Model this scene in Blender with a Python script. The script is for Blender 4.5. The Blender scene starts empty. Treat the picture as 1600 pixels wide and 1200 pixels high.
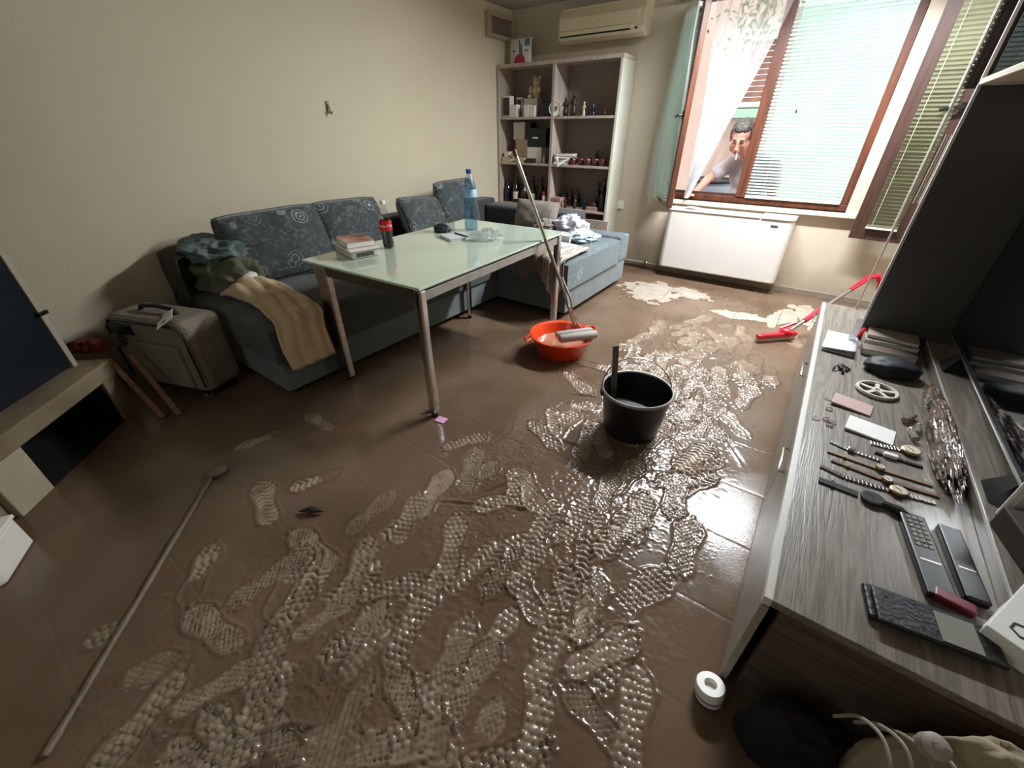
import bpy, bmesh, math, random
import numpy as np
from mathutils import Vector, Matrix, Euler, noise
R = math.radians
random.seed(7)
SC = bpy.context.scene
COL = SC.collection

# ------------------------------------------------------------------ camera, world, sun, exposure
cam = bpy.data.cameras.new('camera')
cam.sensor_width = 36; cam.lens = 635.0 / 1600 * 36; cam.clip_start = .02
co = bpy.data.objects.new('camera', cam); COL.objects.link(co)
co.location = (0, 0, 1.3)
co.rotation_euler = (R(90 - 32.08), 0, R(35.72))
SC.camera = co

w = bpy.data.worlds.new('sky'); SC.world = w; w.use_nodes = True
bg = w.node_tree.nodes['Background']
bg.inputs[0].default_value = (1, .985, .955, 1); bg.inputs[1].default_value = 1.25

sun = bpy.data.lights.new('sun', 'SUN'); sun.energy = 3; sun.angle = R(2); sun.color = (1, .93, .84)
so = bpy.data.objects.new('sun', sun); COL.objects.link(so)
so.rotation_euler = Vector((-.2, .34, -1.1)).to_track_quat('-Z', 'Y').to_euler()

def portal(loc, rot, sx, sy):
    l = bpy.data.lights.new('daylight_portal', 'AREA'); l.shape = 'RECTANGLE'; l.size = sx; l.size_y = sy
    l.cycles.is_portal = True
    o = bpy.data.objects.new('daylight_portal', l); COL.objects.link(o); o.location = loc; o.rotation_euler = rot
portal((-.6, 4.70, 1.48), (R(-90), 0, 0), 1.6, 1.6)
portal((.72, 4.70, 1.45), (R(-90), 0, 0), .34, 1.7)

portal((-1.15, -1.62, 1.5), (R(90), 0, 0), 1.2, 1.1)
SC.view_settings.view_transform = 'Standard'; SC.view_settings.look = 'None'
SC.view_settings.gamma = 1; SC.view_settings.use_curve_mapping = False
SC.view_settings.exposure = 1.22
SC.cycles.use_denoising = True
SC.cycles.max_bounces = 10; SC.cycles.diffuse_bounces = 6; SC.cycles.transparent_max_bounces = 24
SC.cycles.sample_clamp_indirect = 8; SC.cycles.caustics_reflective = False; SC.cycles.caustics_refractive = False

# ------------------------------------------------------------------ materials
def lin(h):
    h = h.lstrip('#'); v = [int(h[i:i + 2], 16) / 255 for i in (0, 2, 4)]
    return tuple((c / 12.92 if c <= .04045 else ((c + .055) / 1.055) ** 2.4) for c in v) + (1,)
MATS = {}
def mat(name, hexc, rough=.6, metal=0, var=0, vscale=8, bump=0, bscale=60, spec=.5, trans=0, coat=0, emit=None,
        alpha=1, hex2=None, transl=0, ior=1.45, stretch=None, sheen=0):
    if name in MATS: return MATS[name]
    m = bpy.data.materials.new(name); m.use_nodes = True; nt = m.node_tree; N = nt.nodes; L = nt.links
    p = N['Principled BSDF']; p.inputs['Base Color'].default_value = lin(hexc)
    p.inputs['Roughness'].default_value = rough; p.inputs['Metallic'].default_value = metal
    p.inputs['Specular IOR Level'].default_value = spec; p.inputs['IOR'].default_value = ior
    p.inputs['Transmission Weight'].default_value = trans; p.inputs['Coat Weight'].default_value = coat
    p.inputs['Alpha'].default_value = alpha
    if sheen: p.inputs['Sheen Weight'].default_value = sheen
    if emit: p.inputs['Emission Color'].default_value = lin(emit[0]); p.inputs['Emission Strength'].default_value = emit[1]
    if var or hex2 or bump:
        tc = N.new('ShaderNodeTexCoord'); vec = tc.outputs['Object']
        if stretch:
            mp = N.new('ShaderNodeMapping'); mp.inputs['Scale'].default_value = stretch
            L.new(vec, mp.inputs[0]); vec = mp.outputs[0]
        if var or hex2:
            n = N.new('ShaderNodeTexNoise'); n.inputs['Scale'].default_value = vscale; n.inputs['Detail'].default_value = 6
            L.new(vec, n.inputs['Vector'])
            r = N.new('ShaderNodeValToRGB'); r.color_ramp.elements[0].position = .32; r.color_ramp.elements[1].position = .68
            a = lin(hexc)
            if hex2: b = lin(hex2)
            else: b = tuple(c * (1 + var) for c in a[:3]) + (1,); a = tuple(c * (1 - var) for c in a[:3]) + (1,)
            r.color_ramp.elements[0].color = a; r.color_ramp.elements[1].color = b
            L.new(n.outputs[0], r.inputs[0]); L.new(r.outputs[0], p.inputs['Base Color'])
        if bump:
            n2 = N.new('ShaderNodeTexNoise'); n2.inputs['Scale'].default_value = bscale; n2.inputs['Detail'].default_value = 4
            L.new(vec, n2.inputs['Vector'])
            bp = N.new('ShaderNodeBump'); bp.inputs['Strength'].default_value = bump; bp.inputs['Distance'].default_value = .01
            L.new(n2.outputs[0], bp.inputs['Height']); L.new(bp.outputs[0], p.inputs['Normal'])
    if transl:
        t = N.new('ShaderNodeBsdfTranslucent'); t.inputs[0].default_value = lin(hexc)
        mx = N.new('ShaderNodeMixShader'); mx.inputs[0].default_value = transl
        out = N['Material Output']; L.new(p.outputs[0], mx.inputs[1]); L.new(t.outputs[0], mx.inputs[2]); L.new(mx.outputs[0], out.inputs[0])
    MATS[name] = m; return m

def sheer(name, hexc, alpha):
    m = bpy.data.materials.new(name); m.use_nodes = True; nt = m.node_tree; N = nt.nodes; L = nt.links; N.clear()
    out = N.new('ShaderNodeOutputMaterial'); d = N.new('ShaderNodeBsdfDiffuse'); t = N.new('ShaderNodeBsdfTranslucent'); tr = N.new('ShaderNodeBsdfTransparent')
    d.inputs[0].default_value = t.inputs[0].default_value = lin(hexc)
    a = N.new('ShaderNodeMixShader'); a.inputs[0].default_value = .55; b = N.new('ShaderNodeMixShader')
    lw = N.new('ShaderNodeLayerWeight'); lw.inputs[0].default_value = .35
    mr = N.new('ShaderNodeMapRange'); mr.inputs[3].default_value = alpha; mr.inputs[4].default_value = min(1, alpha + .5)
    L.new(lw.outputs['Facing'], mr.inputs[0]); L.new(mr.outputs[0], b.inputs[0])
    L.new(d.outputs[0], a.inputs[1]); L.new(t.outputs[0], a.inputs[2]); L.new(tr.outputs[0], b.inputs[1]); L.new(a.outputs[0], b.inputs[2]); L.new(b.outputs[0], out.inputs[0])
    return m

def clear_glass(name, tint, refl=.06):
    m = bpy.data.materials.new(name); m.use_nodes = True; nt = m.node_tree; N = nt.nodes; L = nt.links; N.clear()
    out = N.new('ShaderNodeOutputMaterial'); g = N.new('ShaderNodeBsdfGlossy'); g.inputs['Roughness'].default_value = .02
    tr = N.new('ShaderNodeBsdfTransparent'); tr.inputs[0].default_value = lin(tint)
    lw = N.new('ShaderNodeLayerWeight'); pw = N.new('ShaderNodeMath'); pw.operation = 'POWER'; pw.inputs[1].default_value = 4; L.new(lw.outputs['Facing'], pw.inputs[0])
    lw.inputs[0].default_value = .5; fr = N.new('ShaderNodeMath'); fr.operation = 'MULTIPLY_ADD'; fr.inputs[1].default_value = .75; fr.inputs[2].default_value = refl * .7; L.new(pw.outputs[0], fr.inputs[0]); mx = N.new('ShaderNodeMixShader')
    L.new(fr.outputs[0], mx.inputs[0]); L.new(tr.outputs[0], mx.inputs[1]); L.new(g.outputs[0], mx.inputs[2]); L.new(mx.outputs[0], out.inputs[0])
    return m

def plaster(name, hexc, stain):
    m = bpy.data.materials.new(name); m.use_nodes = True; nt = m.node_tree; N = nt.nodes; L = nt.links
    p = N['Principled BSDF']; p.inputs['Roughness'].default_value = .75; p.inputs['Specular IOR Level'].default_value = .25
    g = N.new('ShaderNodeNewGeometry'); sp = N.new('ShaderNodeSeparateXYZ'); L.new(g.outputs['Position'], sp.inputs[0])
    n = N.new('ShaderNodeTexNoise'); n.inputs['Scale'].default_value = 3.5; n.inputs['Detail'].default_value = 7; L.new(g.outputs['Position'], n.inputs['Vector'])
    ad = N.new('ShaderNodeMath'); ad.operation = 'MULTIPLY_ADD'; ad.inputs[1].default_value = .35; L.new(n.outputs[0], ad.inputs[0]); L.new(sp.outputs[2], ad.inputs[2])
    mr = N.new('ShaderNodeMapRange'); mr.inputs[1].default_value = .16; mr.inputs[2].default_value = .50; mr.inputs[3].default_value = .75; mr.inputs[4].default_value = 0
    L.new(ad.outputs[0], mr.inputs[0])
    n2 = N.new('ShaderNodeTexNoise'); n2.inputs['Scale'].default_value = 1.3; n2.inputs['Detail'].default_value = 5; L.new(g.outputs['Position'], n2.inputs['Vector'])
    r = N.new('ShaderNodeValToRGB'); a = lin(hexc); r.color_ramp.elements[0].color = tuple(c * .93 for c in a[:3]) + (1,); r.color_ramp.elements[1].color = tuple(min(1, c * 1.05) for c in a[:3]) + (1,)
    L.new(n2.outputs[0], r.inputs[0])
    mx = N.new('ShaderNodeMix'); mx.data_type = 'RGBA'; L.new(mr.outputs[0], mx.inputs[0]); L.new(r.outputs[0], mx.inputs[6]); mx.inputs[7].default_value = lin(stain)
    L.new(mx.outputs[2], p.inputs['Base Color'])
    n3 = N.new('ShaderNodeTexNoise'); n3.inputs['Scale'].default_value = 90; L.new(g.outputs['Position'], n3.inputs['Vector'])
    b = N.new('ShaderNodeBump'); b.inputs['Strength'].default_value = .08; b.inputs['Distance'].default_value = .01; L.new(n3.outputs[0], b.inputs['Height']); L.new(b.outputs[0], p.inputs['Normal'])
    return m

def ring_fabric(name, base, light):
    """dark upholstery with scattered pale ring motifs"""
    m = bpy.data.materials.new(name); m.use_nodes = True; nt = m.node_tree; N = nt.nodes; L = nt.links
    p = N['Principled BSDF']; p.inputs['Roughness'].default_value = .8; p.inputs['Sheen Weight'].default_value = .3
    tc = N.new('ShaderNodeTexCoord'); n = N.new('ShaderNodeTexNoise'); n.inputs['Scale'].default_value = 9; L.new(tc.outputs['Object'], n.inputs['Vector'])
    ma = N.new('ShaderNodeMix'); ma.data_type = 'VECTOR'; ma.inputs[0].default_value = .05; L.new(tc.outputs['Object'], ma.inputs[4]); L.new(n.outputs['Color'], ma.inputs[5])
    v = N.new('ShaderNodeTexVoronoi'); v.inputs['Scale'].default_value = 7.0; L.new(ma.outputs[1], v.inputs['Vector'])
    s = N.new('ShaderNodeMath'); s.operation = 'MULTIPLY'; s.inputs[1].default_value = 42; L.new(v.outputs['Distance'], s.inputs[0])
    si = N.new('ShaderNodeMath'); si.operation = 'SINE'; L.new(s.outputs[0], si.inputs[0])
    r1 = N.new('ShaderNodeMapRange'); r1.inputs[1].default_value = .55; r1.inputs[2].default_value = .95; L.new(si.outputs[0], r1.inputs[0])
    r2 = N.new('ShaderNodeMapRange'); r2.inputs[1].default_value = .42; r2.inputs[2].default_value = .30; L.new(v.outputs['Distance'], r2.inputs[0])
    sc = N.new('ShaderNodeSeparateColor'); L.new(v.outputs['Color'], sc.inputs[0])
    r3 = N.new('ShaderNodeMapRange'); r3.inputs[1].default_value = .35; r3.inputs[2].default_value = .9; L.new(sc.outputs[0], r3.inputs[0])
    m1 = N.new('ShaderNodeMath'); m1.operation = 'MULTIPLY'; L.new(r1.outputs[0], m1.inputs[0]); L.new(r2.outputs[0], m1.inputs[1])
    m2 = N.new('ShaderNodeMath'); m2.operation = 'MULTIPLY'; L.new(m1.outputs[0], m2.inputs[0]); L.new(r3.outputs[0], m2.inputs[1])
    n2 = N.new('ShaderNodeTexNoise'); n2.inputs['Scale'].default_value = 14; n2.inputs['Detail'].default_value = 8; n2.inputs['Distortion'].default_value = 2; L.new(tc.outputs['Object'], n2.inputs['Vector'])
    r4 = N.new('ShaderNodeMapRange'); r4.inputs[1].default_value = .5; r4.inputs[2].default_value = .8; r4.inputs[4].default_value = .35; L.new(n2.outputs[0], r4.inputs[0])
    m3 = N.new('ShaderNodeMath'); m3.operation = 'MAXIMUM'; L.new(m2.outputs[0], m3.inputs[0]); L.new(r4.outputs[0], m3.inputs[1])
    mx = N.new('ShaderNodeMix'); mx.data_type = 'RGBA'; L.new(m3.outputs[0], mx.inputs[0]); mx.inputs[6].default_value = lin(base); mx.inputs[7].default_value = lin(light)
    L.new(mx.outputs[2], p.inputs['Base Color'])
    b = N.new('ShaderNodeBump'); b.inputs['Strength'].default_value = .35; b.inputs['Distance'].default_value = .01; L.new(n2.outputs[0], b.inputs['Height']); L.new(b.outputs[0], p.inputs['Normal'])
    return m

def wood_mat(name, dark, light, rough=.4, axis='Y', scale=1.0, coat=0.0):
    m = bpy.data.materials.new(name); m.use_nodes = True; nt = m.node_tree; N = nt.nodes; L = nt.links
    p = N['Principled BSDF']; p.inputs['Roughness'].default_value = rough; p.inputs['Coat Weight'].default_value = coat; p.inputs['Coat Roughness'].default_value = .15
    tc = N.new('ShaderNodeTexCoord'); mp = N.new('ShaderNodeMapping')
    sc = {'X': (.8, 14, 14), 'Y': (14, .8, 14), 'Z': (14, 14, .8)}[axis]; mp.inputs['Scale'].default_value = tuple(s * scale for s in sc)
    L.new(tc.outputs['Object'], mp.inputs[0])
    n = N.new('ShaderNodeTexNoise'); n.inputs['Scale'].default_value = 1.6; n.inputs['Detail'].default_value = 3; n.inputs['Distortion'].default_value = .6; L.new(mp.outputs[0], n.inputs['Vector'])
    mu = N.new('ShaderNodeMath'); mu.operation = 'MULTIPLY'; mu.inputs[1].default_value = 26; L.new(n.outputs[0], mu.inputs[0])
    si = N.new('ShaderNodeMath'); si.operation = 'SINE'; L.new(mu.outputs[0], si.inputs[0])
    n2 = N.new('ShaderNodeTexNoise'); n2.inputs['Scale'].default_value = 18; n2.inputs['Detail'].default_value = 5; L.new(mp.outputs[0], n2.inputs['Vector'])
    ad = N.new('ShaderNodeMath'); ad.operation = 'MULTIPLY_ADD'; ad.inputs[1].default_value = .25; L.new(si.outputs[0], ad.inputs[0]); L.new(n2.outputs[0], ad.inputs[2])
    r = N.new('ShaderNodeValToRGB'); r.color_ramp.elements[0].position = .2; r.color_ramp.elements[1].position = .85
    r.color_ramp.elements[0].color = lin(dark); r.color_ramp.elements[1].color = lin(light); L.new(ad.outputs[0], r.inputs[0]); L.new(r.outputs[0], p.inputs['Base Color'])
    b = N.new('ShaderNodeBump'); b.inputs['Strength'].default_value = .15; b.inputs['Distance'].default_value = .004; L.new(ad.outputs[0], b.inputs['Height']); L.new(b.outputs[0], p.inputs['Normal'])
    return m

# ------------------------------------------------------------------ mesh helpers
ROOTM = {}
class MB:
    def __init__(s): s.v = []; s.f = []
    def add(s, vs, fs, M=None):
        b = len(s.v)
        for q in vs: s.v.append(tuple(M @ Vector(q)) if M is not None else tuple(q))
        s.f += [tuple(b + i for i in f) for f in fs]; return s
    def box(s, x0, x1, y0, y1, z0, z1, M=None):
        return s.add([(x0, y0, z0), (x1, y0, z0), (x1, y1, z0), (x0, y1, z0), (x0, y0, z1), (x1, y0, z1), (x1, y1, z1), (x0, y1, z1)],
                     [(0, 3, 2, 1), (4, 5, 6, 7), (0, 1, 5, 4), (1, 2, 6, 5), (2, 3, 7, 6), (3, 0, 4, 7)], M)
    def obox(s, c, size, rot=(0, 0, 0)):
        M = Matrix.Translation(c) @ Euler(rot).to_matrix().to_4x4(); a, b, d = (q / 2 for q in size)
        return s.box(-a, a, -b, b, -d, d, M)
    def lathe(s, prof, c=(0, 0, 0), seg=24, M=None, cap=True):
        T = Matrix.Translation(c) @ (M if M is not None else Matrix())
        vs = []; n = len(prof)
        for r, z in prof:
            for k in range(seg):
                a = 2 * math.pi * k / seg; vs.append((r * math.cos(a), r * math.sin(a), z))
        fs = [(i * seg + k, i * seg + (k + 1) % seg, (i + 1) * seg + (k + 1) % seg, (i + 1) * seg + k) for i in range(n - 1) for k in range(seg)]
        if cap:
            if prof[0][0] > 1e-5: fs.append(tuple(reversed(range(seg))))
            if prof[-1][0] > 1e-5: fs.append(tuple((n - 1) * seg + k for k in range(seg)))
        return s.add(vs, fs, T)
    def tube(s, pts, r, seg=8, closed=False):
        P = [Vector(p) for p in pts]; n = len(P); vs = []; prev = None
        for i, p in enumerate(P):
            if closed: t = P[(i + 1) % n] - P[i - 1]
            else: t = P[min(i + 1, n - 1)] - P[max(i - 1, 0)]
            t.normalize()
            if prev is None:
                u = t.cross(Vector((0, 0, 1)) if abs(t.z) < .9 else Vector((1, 0, 0)))
            else: u = prev - t * prev.dot(t)
            u.normalize(); prev = u; q = t.cross(u); rr = r[i] if isinstance(r, (list, tuple)) else r
            for k in range(seg):
                a = 2 * math.pi * k / seg; vs.append(p + u * rr * math.cos(a) + q * rr * math.sin(a))
        fs = [(i * seg + k, i * seg + (k + 1) % seg, ((i + 1) % n) * seg + (k + 1) % seg, ((i + 1) % n) * seg + k) for i in range(n if closed else n - 1) for k in range(seg)]
        if not closed: fs += [tuple(reversed(range(seg))), tuple((n - 1) * seg + k for k in range(seg))]
        return s.add(vs, fs)
    def ball(s, c, r, seg=14, rings=9, M=None):
        r = (r, r, r) if not isinstance(r, (list, tuple)) else r
        T = Matrix.Translation(c) @ (M if M is not None else Matrix()) @ Matrix.Diagonal((*r, 1))
        return s.lathe([(max(1e-4, math.sin(math.pi * i / rings)), -math.cos(math.pi * i / rings)) for i in range(rings + 1)], M=T, seg=seg, cap=True) if False else \
            s.add(*ball_data(seg, rings), T)
    def grid(s, fn, nu, nv):
        vs = [fn(i / nu, j / nv) for j in range(nv + 1) for i in range(nu + 1)]
        fs = [(j * (nu + 1) + i, j * (nu + 1) + i + 1, (j + 1) * (nu + 1) + i + 1, (j + 1) * (nu + 1) + i) for j in range(nv) for i in range(nu)]
        return s.add(vs, fs)
    def prism(s, poly, z0, z1, M=None):
        n = len(poly); vs = [(x, y, z0) for x, y in poly] + [(x, y, z1) for x, y in poly]
        fs = [tuple(reversed(range(n))), tuple(range(n, 2 * n))] + [(i, (i + 1) % n, n + (i + 1) % n, n + i) for i in range(n)]
        return s.add(vs, fs, M)
    def build(s, name, m, parent=None, smooth=False, bev=0, sub=0, solid=0, local=False, seg=2):
        me = bpy.data.meshes.new(name); vs = s.v
        loc = Vector((0, 0, 0))
        if parent is None:
            A = np.array(vs); lo, hi = A.min(0), A.max(0); loc = Vector(((lo[0] + hi[0]) / 2, (lo[1] + hi[1]) / 2, lo[2]))
            vs = [tuple(Vector(q) - loc) for q in vs]
        elif not local:
            I = ROOTM[parent.name]; vs = [tuple(I @ Vector(q)) for q in vs]
        me.from_pydata(vs, [], s.f); me.update()
        bm = bmesh.new(); bm.from_mesh(me); bmesh.ops.recalc_face_normals(bm, faces=bm.faces); bm.to_mesh(me); bm.free()
        if smooth:
            me.polygons.foreach_set('use_smooth', [True] * len(me.polygons))
            if smooth != 'all': me.set_sharp_from_angle(angle=R(40))
        o = bpy.data.objects.new(name, me); COL.objects.link(o); o.location = loc
        if m: me.materials.append(m)
        if parent is not None: o.parent = parent; ROOTM[o.name] = ROOTM[parent.name]
        else: ROOTM[o.name] = Matrix.Translation(-loc)
        if solid: md = o.modifiers.new('thick', 'SOLIDIFY'); md.thickness = solid; md.offset = 0
        if bev: md = o.modifiers.new('bevel', 'BEVEL'); md.width = bev; md.segments = seg; md.limit_method = 'ANGLE'; md.angle_limit = R(35)
        if sub: md = o.modifiers.new('sub', 'SUBSURF'); md.levels = md.render_levels = sub
        return o
_BD = {}
def ball_data(seg, rings):
    if (seg, rings) in _BD: return _BD[(seg, rings)]
    vs = [(0, 0, -1)]
    for i in range(1, rings):
        t = math.pi * i / rings
        for k in range(seg):
            a = 2 * math.pi * k / seg; vs.append((math.sin(t) * math.cos(a), math.sin(t) * math.sin(a), -math.cos(t)))
    vs.append((0, 0, 1)); e = len(vs) - 1; fs = []
    for k in range(seg):
        fs.append((0, 1 + (k + 1) % seg, 1 + k)); b = 1 + (rings - 2) * seg; fs.append((e, b + k, b + (k + 1) % seg))
    for i in range(rings - 2):
        for k in range(seg):
            a = 1 + i * seg; fs.append((a + k, a + (k + 1) % seg, a + seg + (k + 1) % seg, a + seg + k))
    _BD[(seg, rings)] = (vs, fs); return vs, fs

def thing(name, label, cat, loc, rz=0, group=None):
    o = bpy.data.objects.new(name, None); COL.objects.link(o); o.location = loc; o.rotation_euler = (0, 0, rz); o.empty_display_size = .05
    ROOTM[o.name] = (Matrix.Translation(loc) @ Matrix.Rotation(rz, 4, 'Z')).inverted()
    o['label'] = label; o['category'] = cat
    if group: o['group'] = group
    return o
def tag(o, label, cat, group=None):
    o['label'] = label; o['category'] = cat
    if group: o['group'] = group
    return o
def struct(o): o['kind'] = 'structure'; return o
def rotz_m(c, a): return Matrix.Translation(c) @ Matrix.Rotation(a, 4, 'Z')
def copy_tree(o, parent=None):
    c = o.copy(); COL.objects.link(c); c.parent = parent
    for ch in o.children: copy_tree(ch, c)
    return c
def fbm(p, o=4):
    return noise.fractal(Vector(p), 1.0, 2.0, o, noise_basis='PERLIN_ORIGINAL')
def bake(o):
    dg = bpy.context.evaluated_depsgraph_get(); me = bpy.data.meshes.new_from_object(o.evaluated_get(dg)); old = o.data
    o.modifiers.clear(); o.data = me; me.name = old.name; return o
def lettering(name, text, size, M, m, parent, bend=None, ext=.0006):
    cu = bpy.data.curves.new(name, 'FONT'); cu.body = text; cu.size = size; cu.extrude = ext; cu.align_x = 'CENTER'; cu.align_y = 'CENTER'; cu.resolution_u = 2
    t = bpy.data.objects.new('tmp', cu); COL.objects.link(t); dg = bpy.context.evaluated_depsgraph_get()
    me = bpy.data.meshes.new_from_object(t.evaluated_get(dg)); bpy.data.objects.remove(t); me.name = name
    I = ROOTM[parent.name]
    for v in me.vertices:
        q = v.co
        if bend: a = q.x / bend; q = Vector(((bend + q.z) * math.sin(a), -(bend + q.z) * math.cos(a), q.y))
        v.co = I @ (M @ q)
    o = bpy.data.objects.new(name, me); COL.objects.link(o); o.parent = parent; ROOTM[o.name] = I; me.materials.clear(); me.materials.append(m); return o
def spl(pts, n=8):
    P = [Vector(p) for p in pts]; P = [P[0] * 2 - P[1]] + P + [P[-1] * 2 - P[-2]]; out = []
    for i in range(1, len(P) - 2):
        for k in range(n):
            t = k / n; out.append(.5 * (2 * P[i] + (P[i + 1] - P[i - 1]) * t + (2 * P[i - 1] - 5 * P[i] + 4 * P[i + 1] - P[i + 2]) * t * t + (3 * P[i] - P[i - 1] - 3 * P[i + 1] + P[i + 2]) * t ** 3))
    return out + [P[-2]]
def crumple(c, r, seed, amp=.35, freq=2.2, sub=4, flat=True, rz=0):
    """crumpled cloth heap: an icosphere pushed about by folded noise, flat underneath"""
    bm = bmesh.new(); bmesh.ops.create_icosphere(bm, subdivisions=sub, radius=1); b = MB(); off = Vector((seed * 3.1, seed * 1.7, seed * .9))
    vs = []
    Mz = Matrix.Rotation(rz, 3, 'Z')
    for v in bm.verts:
        p = v.co.normalized(); n = noise.ridged_multi_fractal(p * freq + off, 1.0, 2.2, 4, 1.0, 2.0) * .5 + noise.noise(p * 1.3 + off) * .6
        k = 1 + amp * (n - .6); q = Vector((p.x * r[0], p.y * r[1], p.z * r[2])) * k
        if flat and q.z < -r[2] * .45: q.z = -r[2] * .45 + (q.z + r[2] * .45) * .08
        vs.append(tuple(Mz @ q + Vector(c)))
    bm.verts.index_update(); fs = [tuple(v.index for v in f.verts) for f in bm.faces]; bm.free()
    return b.add(vs, fs)

# ------------------------------------------------------------------ common materials
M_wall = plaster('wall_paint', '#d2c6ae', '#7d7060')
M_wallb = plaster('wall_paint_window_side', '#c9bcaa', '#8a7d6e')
M_ceil = mat('ceiling_paint', '#b5aca0', .8, var=.05)
M_brown = wood_mat('brown_window_wood', '#4a2618', '#6a3722', .45, 'Z', .7)
M_darkbrown = wood_mat('dark_window_wood', '#33201a', '#472b22', .5, 'Z', .7)
M_chrome = mat('chrome', '#d8d8d8', .16, 1, bump=.03, bscale=40)
M_dullchrome = mat('muddy_chrome', '#b7ada2', .28, 1, var=.25, vscale=30)
M_black = mat('black_plastic', '#121214', .35)
M_blackrub = mat('black_rubber', '#1a1a1c', .7)
M_white = mat('white_plastic', '#e8e4de', .35)
M_paper = mat('white_paper', '#e9e7e3', .8)
M_glass = clear_glass('window_glass', '#eef6f4')
M_red = mat('red_plastic', '#d4122e', .3, coat=.3)

# ------------------------------------------------------------------ room shell
XL, XR, YB, YF, ZC = -3.24, .90, 4.51, -1.5, 2.33
b = MB().box(XL - .2, XR + .2, YF - .2, YB + .2, -.12, -.014); fl = struct(b.build('floor', mat('grout', '#5b5148', .9, var=.15)))
M_tile = mat('pale_floor_tile', '#b3a79b', .3, hex2='#94877a', vscale=9, coat=.2)
tp = .31; tb = MB().box(-tp / 2 + .002, tp / 2 - .002, -tp / 2 + .002, tp / 2 - .002, -.010, 0)
tme = None; flI = ROOTM[fl.name]
for i in range(-8, 3):
    for j in range(-3, 15):
        cx, cy = .12 + (i + .5) * tp - .155, .02 + (j + .5) * tp
        if cx - tp / 2 < XL or cx + tp / 2 > XR or cy + tp / 2 > YB: continue
        if tme is None:
            o = tb.build('tile', M_tile, fl, local=True, bev=.0015); tme = o.data
        else:
            o = bpy.data.objects.new('tile', tme); COL.objects.link(o); o.parent = fl
        o.location = flI @ Vector((cx, cy, -.004)) 
struct(MB().box(XL - .2, XR + .2, YF - .2, YB + .2, ZC, ZC + .12).build('ceiling', M_ceil))
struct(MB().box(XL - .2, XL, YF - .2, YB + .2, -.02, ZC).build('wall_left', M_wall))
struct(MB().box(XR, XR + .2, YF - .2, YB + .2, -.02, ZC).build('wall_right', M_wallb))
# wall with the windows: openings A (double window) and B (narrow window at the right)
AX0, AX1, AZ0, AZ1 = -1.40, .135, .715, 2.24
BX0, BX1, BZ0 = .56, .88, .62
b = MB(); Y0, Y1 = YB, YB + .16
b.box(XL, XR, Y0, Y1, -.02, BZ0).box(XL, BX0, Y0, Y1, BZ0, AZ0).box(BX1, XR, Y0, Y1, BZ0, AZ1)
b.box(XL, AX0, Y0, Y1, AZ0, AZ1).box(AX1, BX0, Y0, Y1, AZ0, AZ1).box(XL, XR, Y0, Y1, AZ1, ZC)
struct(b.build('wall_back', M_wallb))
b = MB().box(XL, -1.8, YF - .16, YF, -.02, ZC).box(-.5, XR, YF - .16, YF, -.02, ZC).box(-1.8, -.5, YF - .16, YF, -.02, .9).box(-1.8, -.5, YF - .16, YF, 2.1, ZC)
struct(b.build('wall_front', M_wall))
w4 = struct(MB().box(-1.8, -.5, YF - .10, YF - .05, .9, .96).box(-1.8, -.5, YF - .10, YF - .05, 2.04, 2.1).box(-1.8, -1.74, YF - .10, YF - .05, .96, 2.04).box(-.56, -.5, YF - .10, YF - .05, .96, 2.04).build('added_fill_window', M_brown))  # unseen window added behind the camera to let in fill light
MB().box(-1.74, -.56, YF - .08, YF - .075, .96, 2.04).build('pane', M_glass, w4)
struct(MB().box(-1.92, .33, YB - .018, YB, 0, .055).box(.33, XR, YB - .018, YB, 0, .055).build('baseboard_back', mat('skirting', '#8d8072', .6, var=.15), bev=.004))
struct(MB().box(AX0 - .04, AX1 + .08, YB - .05, YB + .06, AZ0 - .035, AZ0).build('trim_1', mat('window_sill_stone', '#d5cab9', .5, var=.08), bev=.006))

# ------------------------------------------------------------------ mud film with boot prints (one height field)
FP = [(-1.1,.58,-83,.24),(-.96,.64,-62,.24),(-1.5,.35,-17,.26),(-1.14,.34,3,.25),(-.88,.04,-33,.25),(-1.15,.19,-92,.25),(-1.01,.23,-66,.24),(-.88,.23,-97,.2),(-.69,.25,-88,.2),(-.47,.37,-64,.24),(-.41,.49,-89,.2),(0.0,.54,-73,.25),(-.04,1.15,-80,.26),(-.11,.86,-108,.28),(-.13,.64,-115,.24),(-.46,.74,-81,.22),(-.94,.99,-58,.27),(-.72,1.02,-55,.2),(-.14,1.66,-105,.27),(-.16,2.07,-85,.27),(-.09,.65,-89,.22),(-.19,.36,-73,.2),(-.29,.27,-82,.2),(-1.17,-.19,-115,.22),(-1.37,.06,-40,.22),(-1.13,0,13,.24),(-.95,-.06,-106,.2),(-.77,.13,-90,.2),(-.69,.49,66,.2),(-.67,.49,-72,.2),(-.51,.91,-77,.25),(-.42,1.01,-85,.25),(-.26,1.05,-94,.26),(-.35,1.36,-94,.25),(-1.08,1.12,-116,.22),(-.8,1.39,-25,.24),(-.76,1.52,-85,.27),(-.34,1.72,-102,.27),(-.38,2.43,-88,.27),(-.16,2.64,-94,.27),(-.3,.72,-82,.24),(-.42,.65,-22,.22),(-.5,.22,-12,.2),(-.6,.1,-74,.2),(-.08,.48,-8,.2),(-.73,2.28,149,.27),(-1.44,.54,71,.2),(-1.91,.53,78,.2),(-1.81,.79,4,.22),(-.48,.11,-106,.2),(-.51,2.95,-106,.27),(-.81,2.74,-103,.27),(-.04,2.36,-96,.27),(-.82,-.1,4,.2),(-.68,-.02,6,.2)]
rs = np.random.RandomState(3)
def axis(segs):
    out = []
    for a, b_, st in segs: out.append(np.arange(a, b_ - 1e-6, st))
    return np.concatenate(out + [np.array([segs[-1][1]])])
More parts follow.
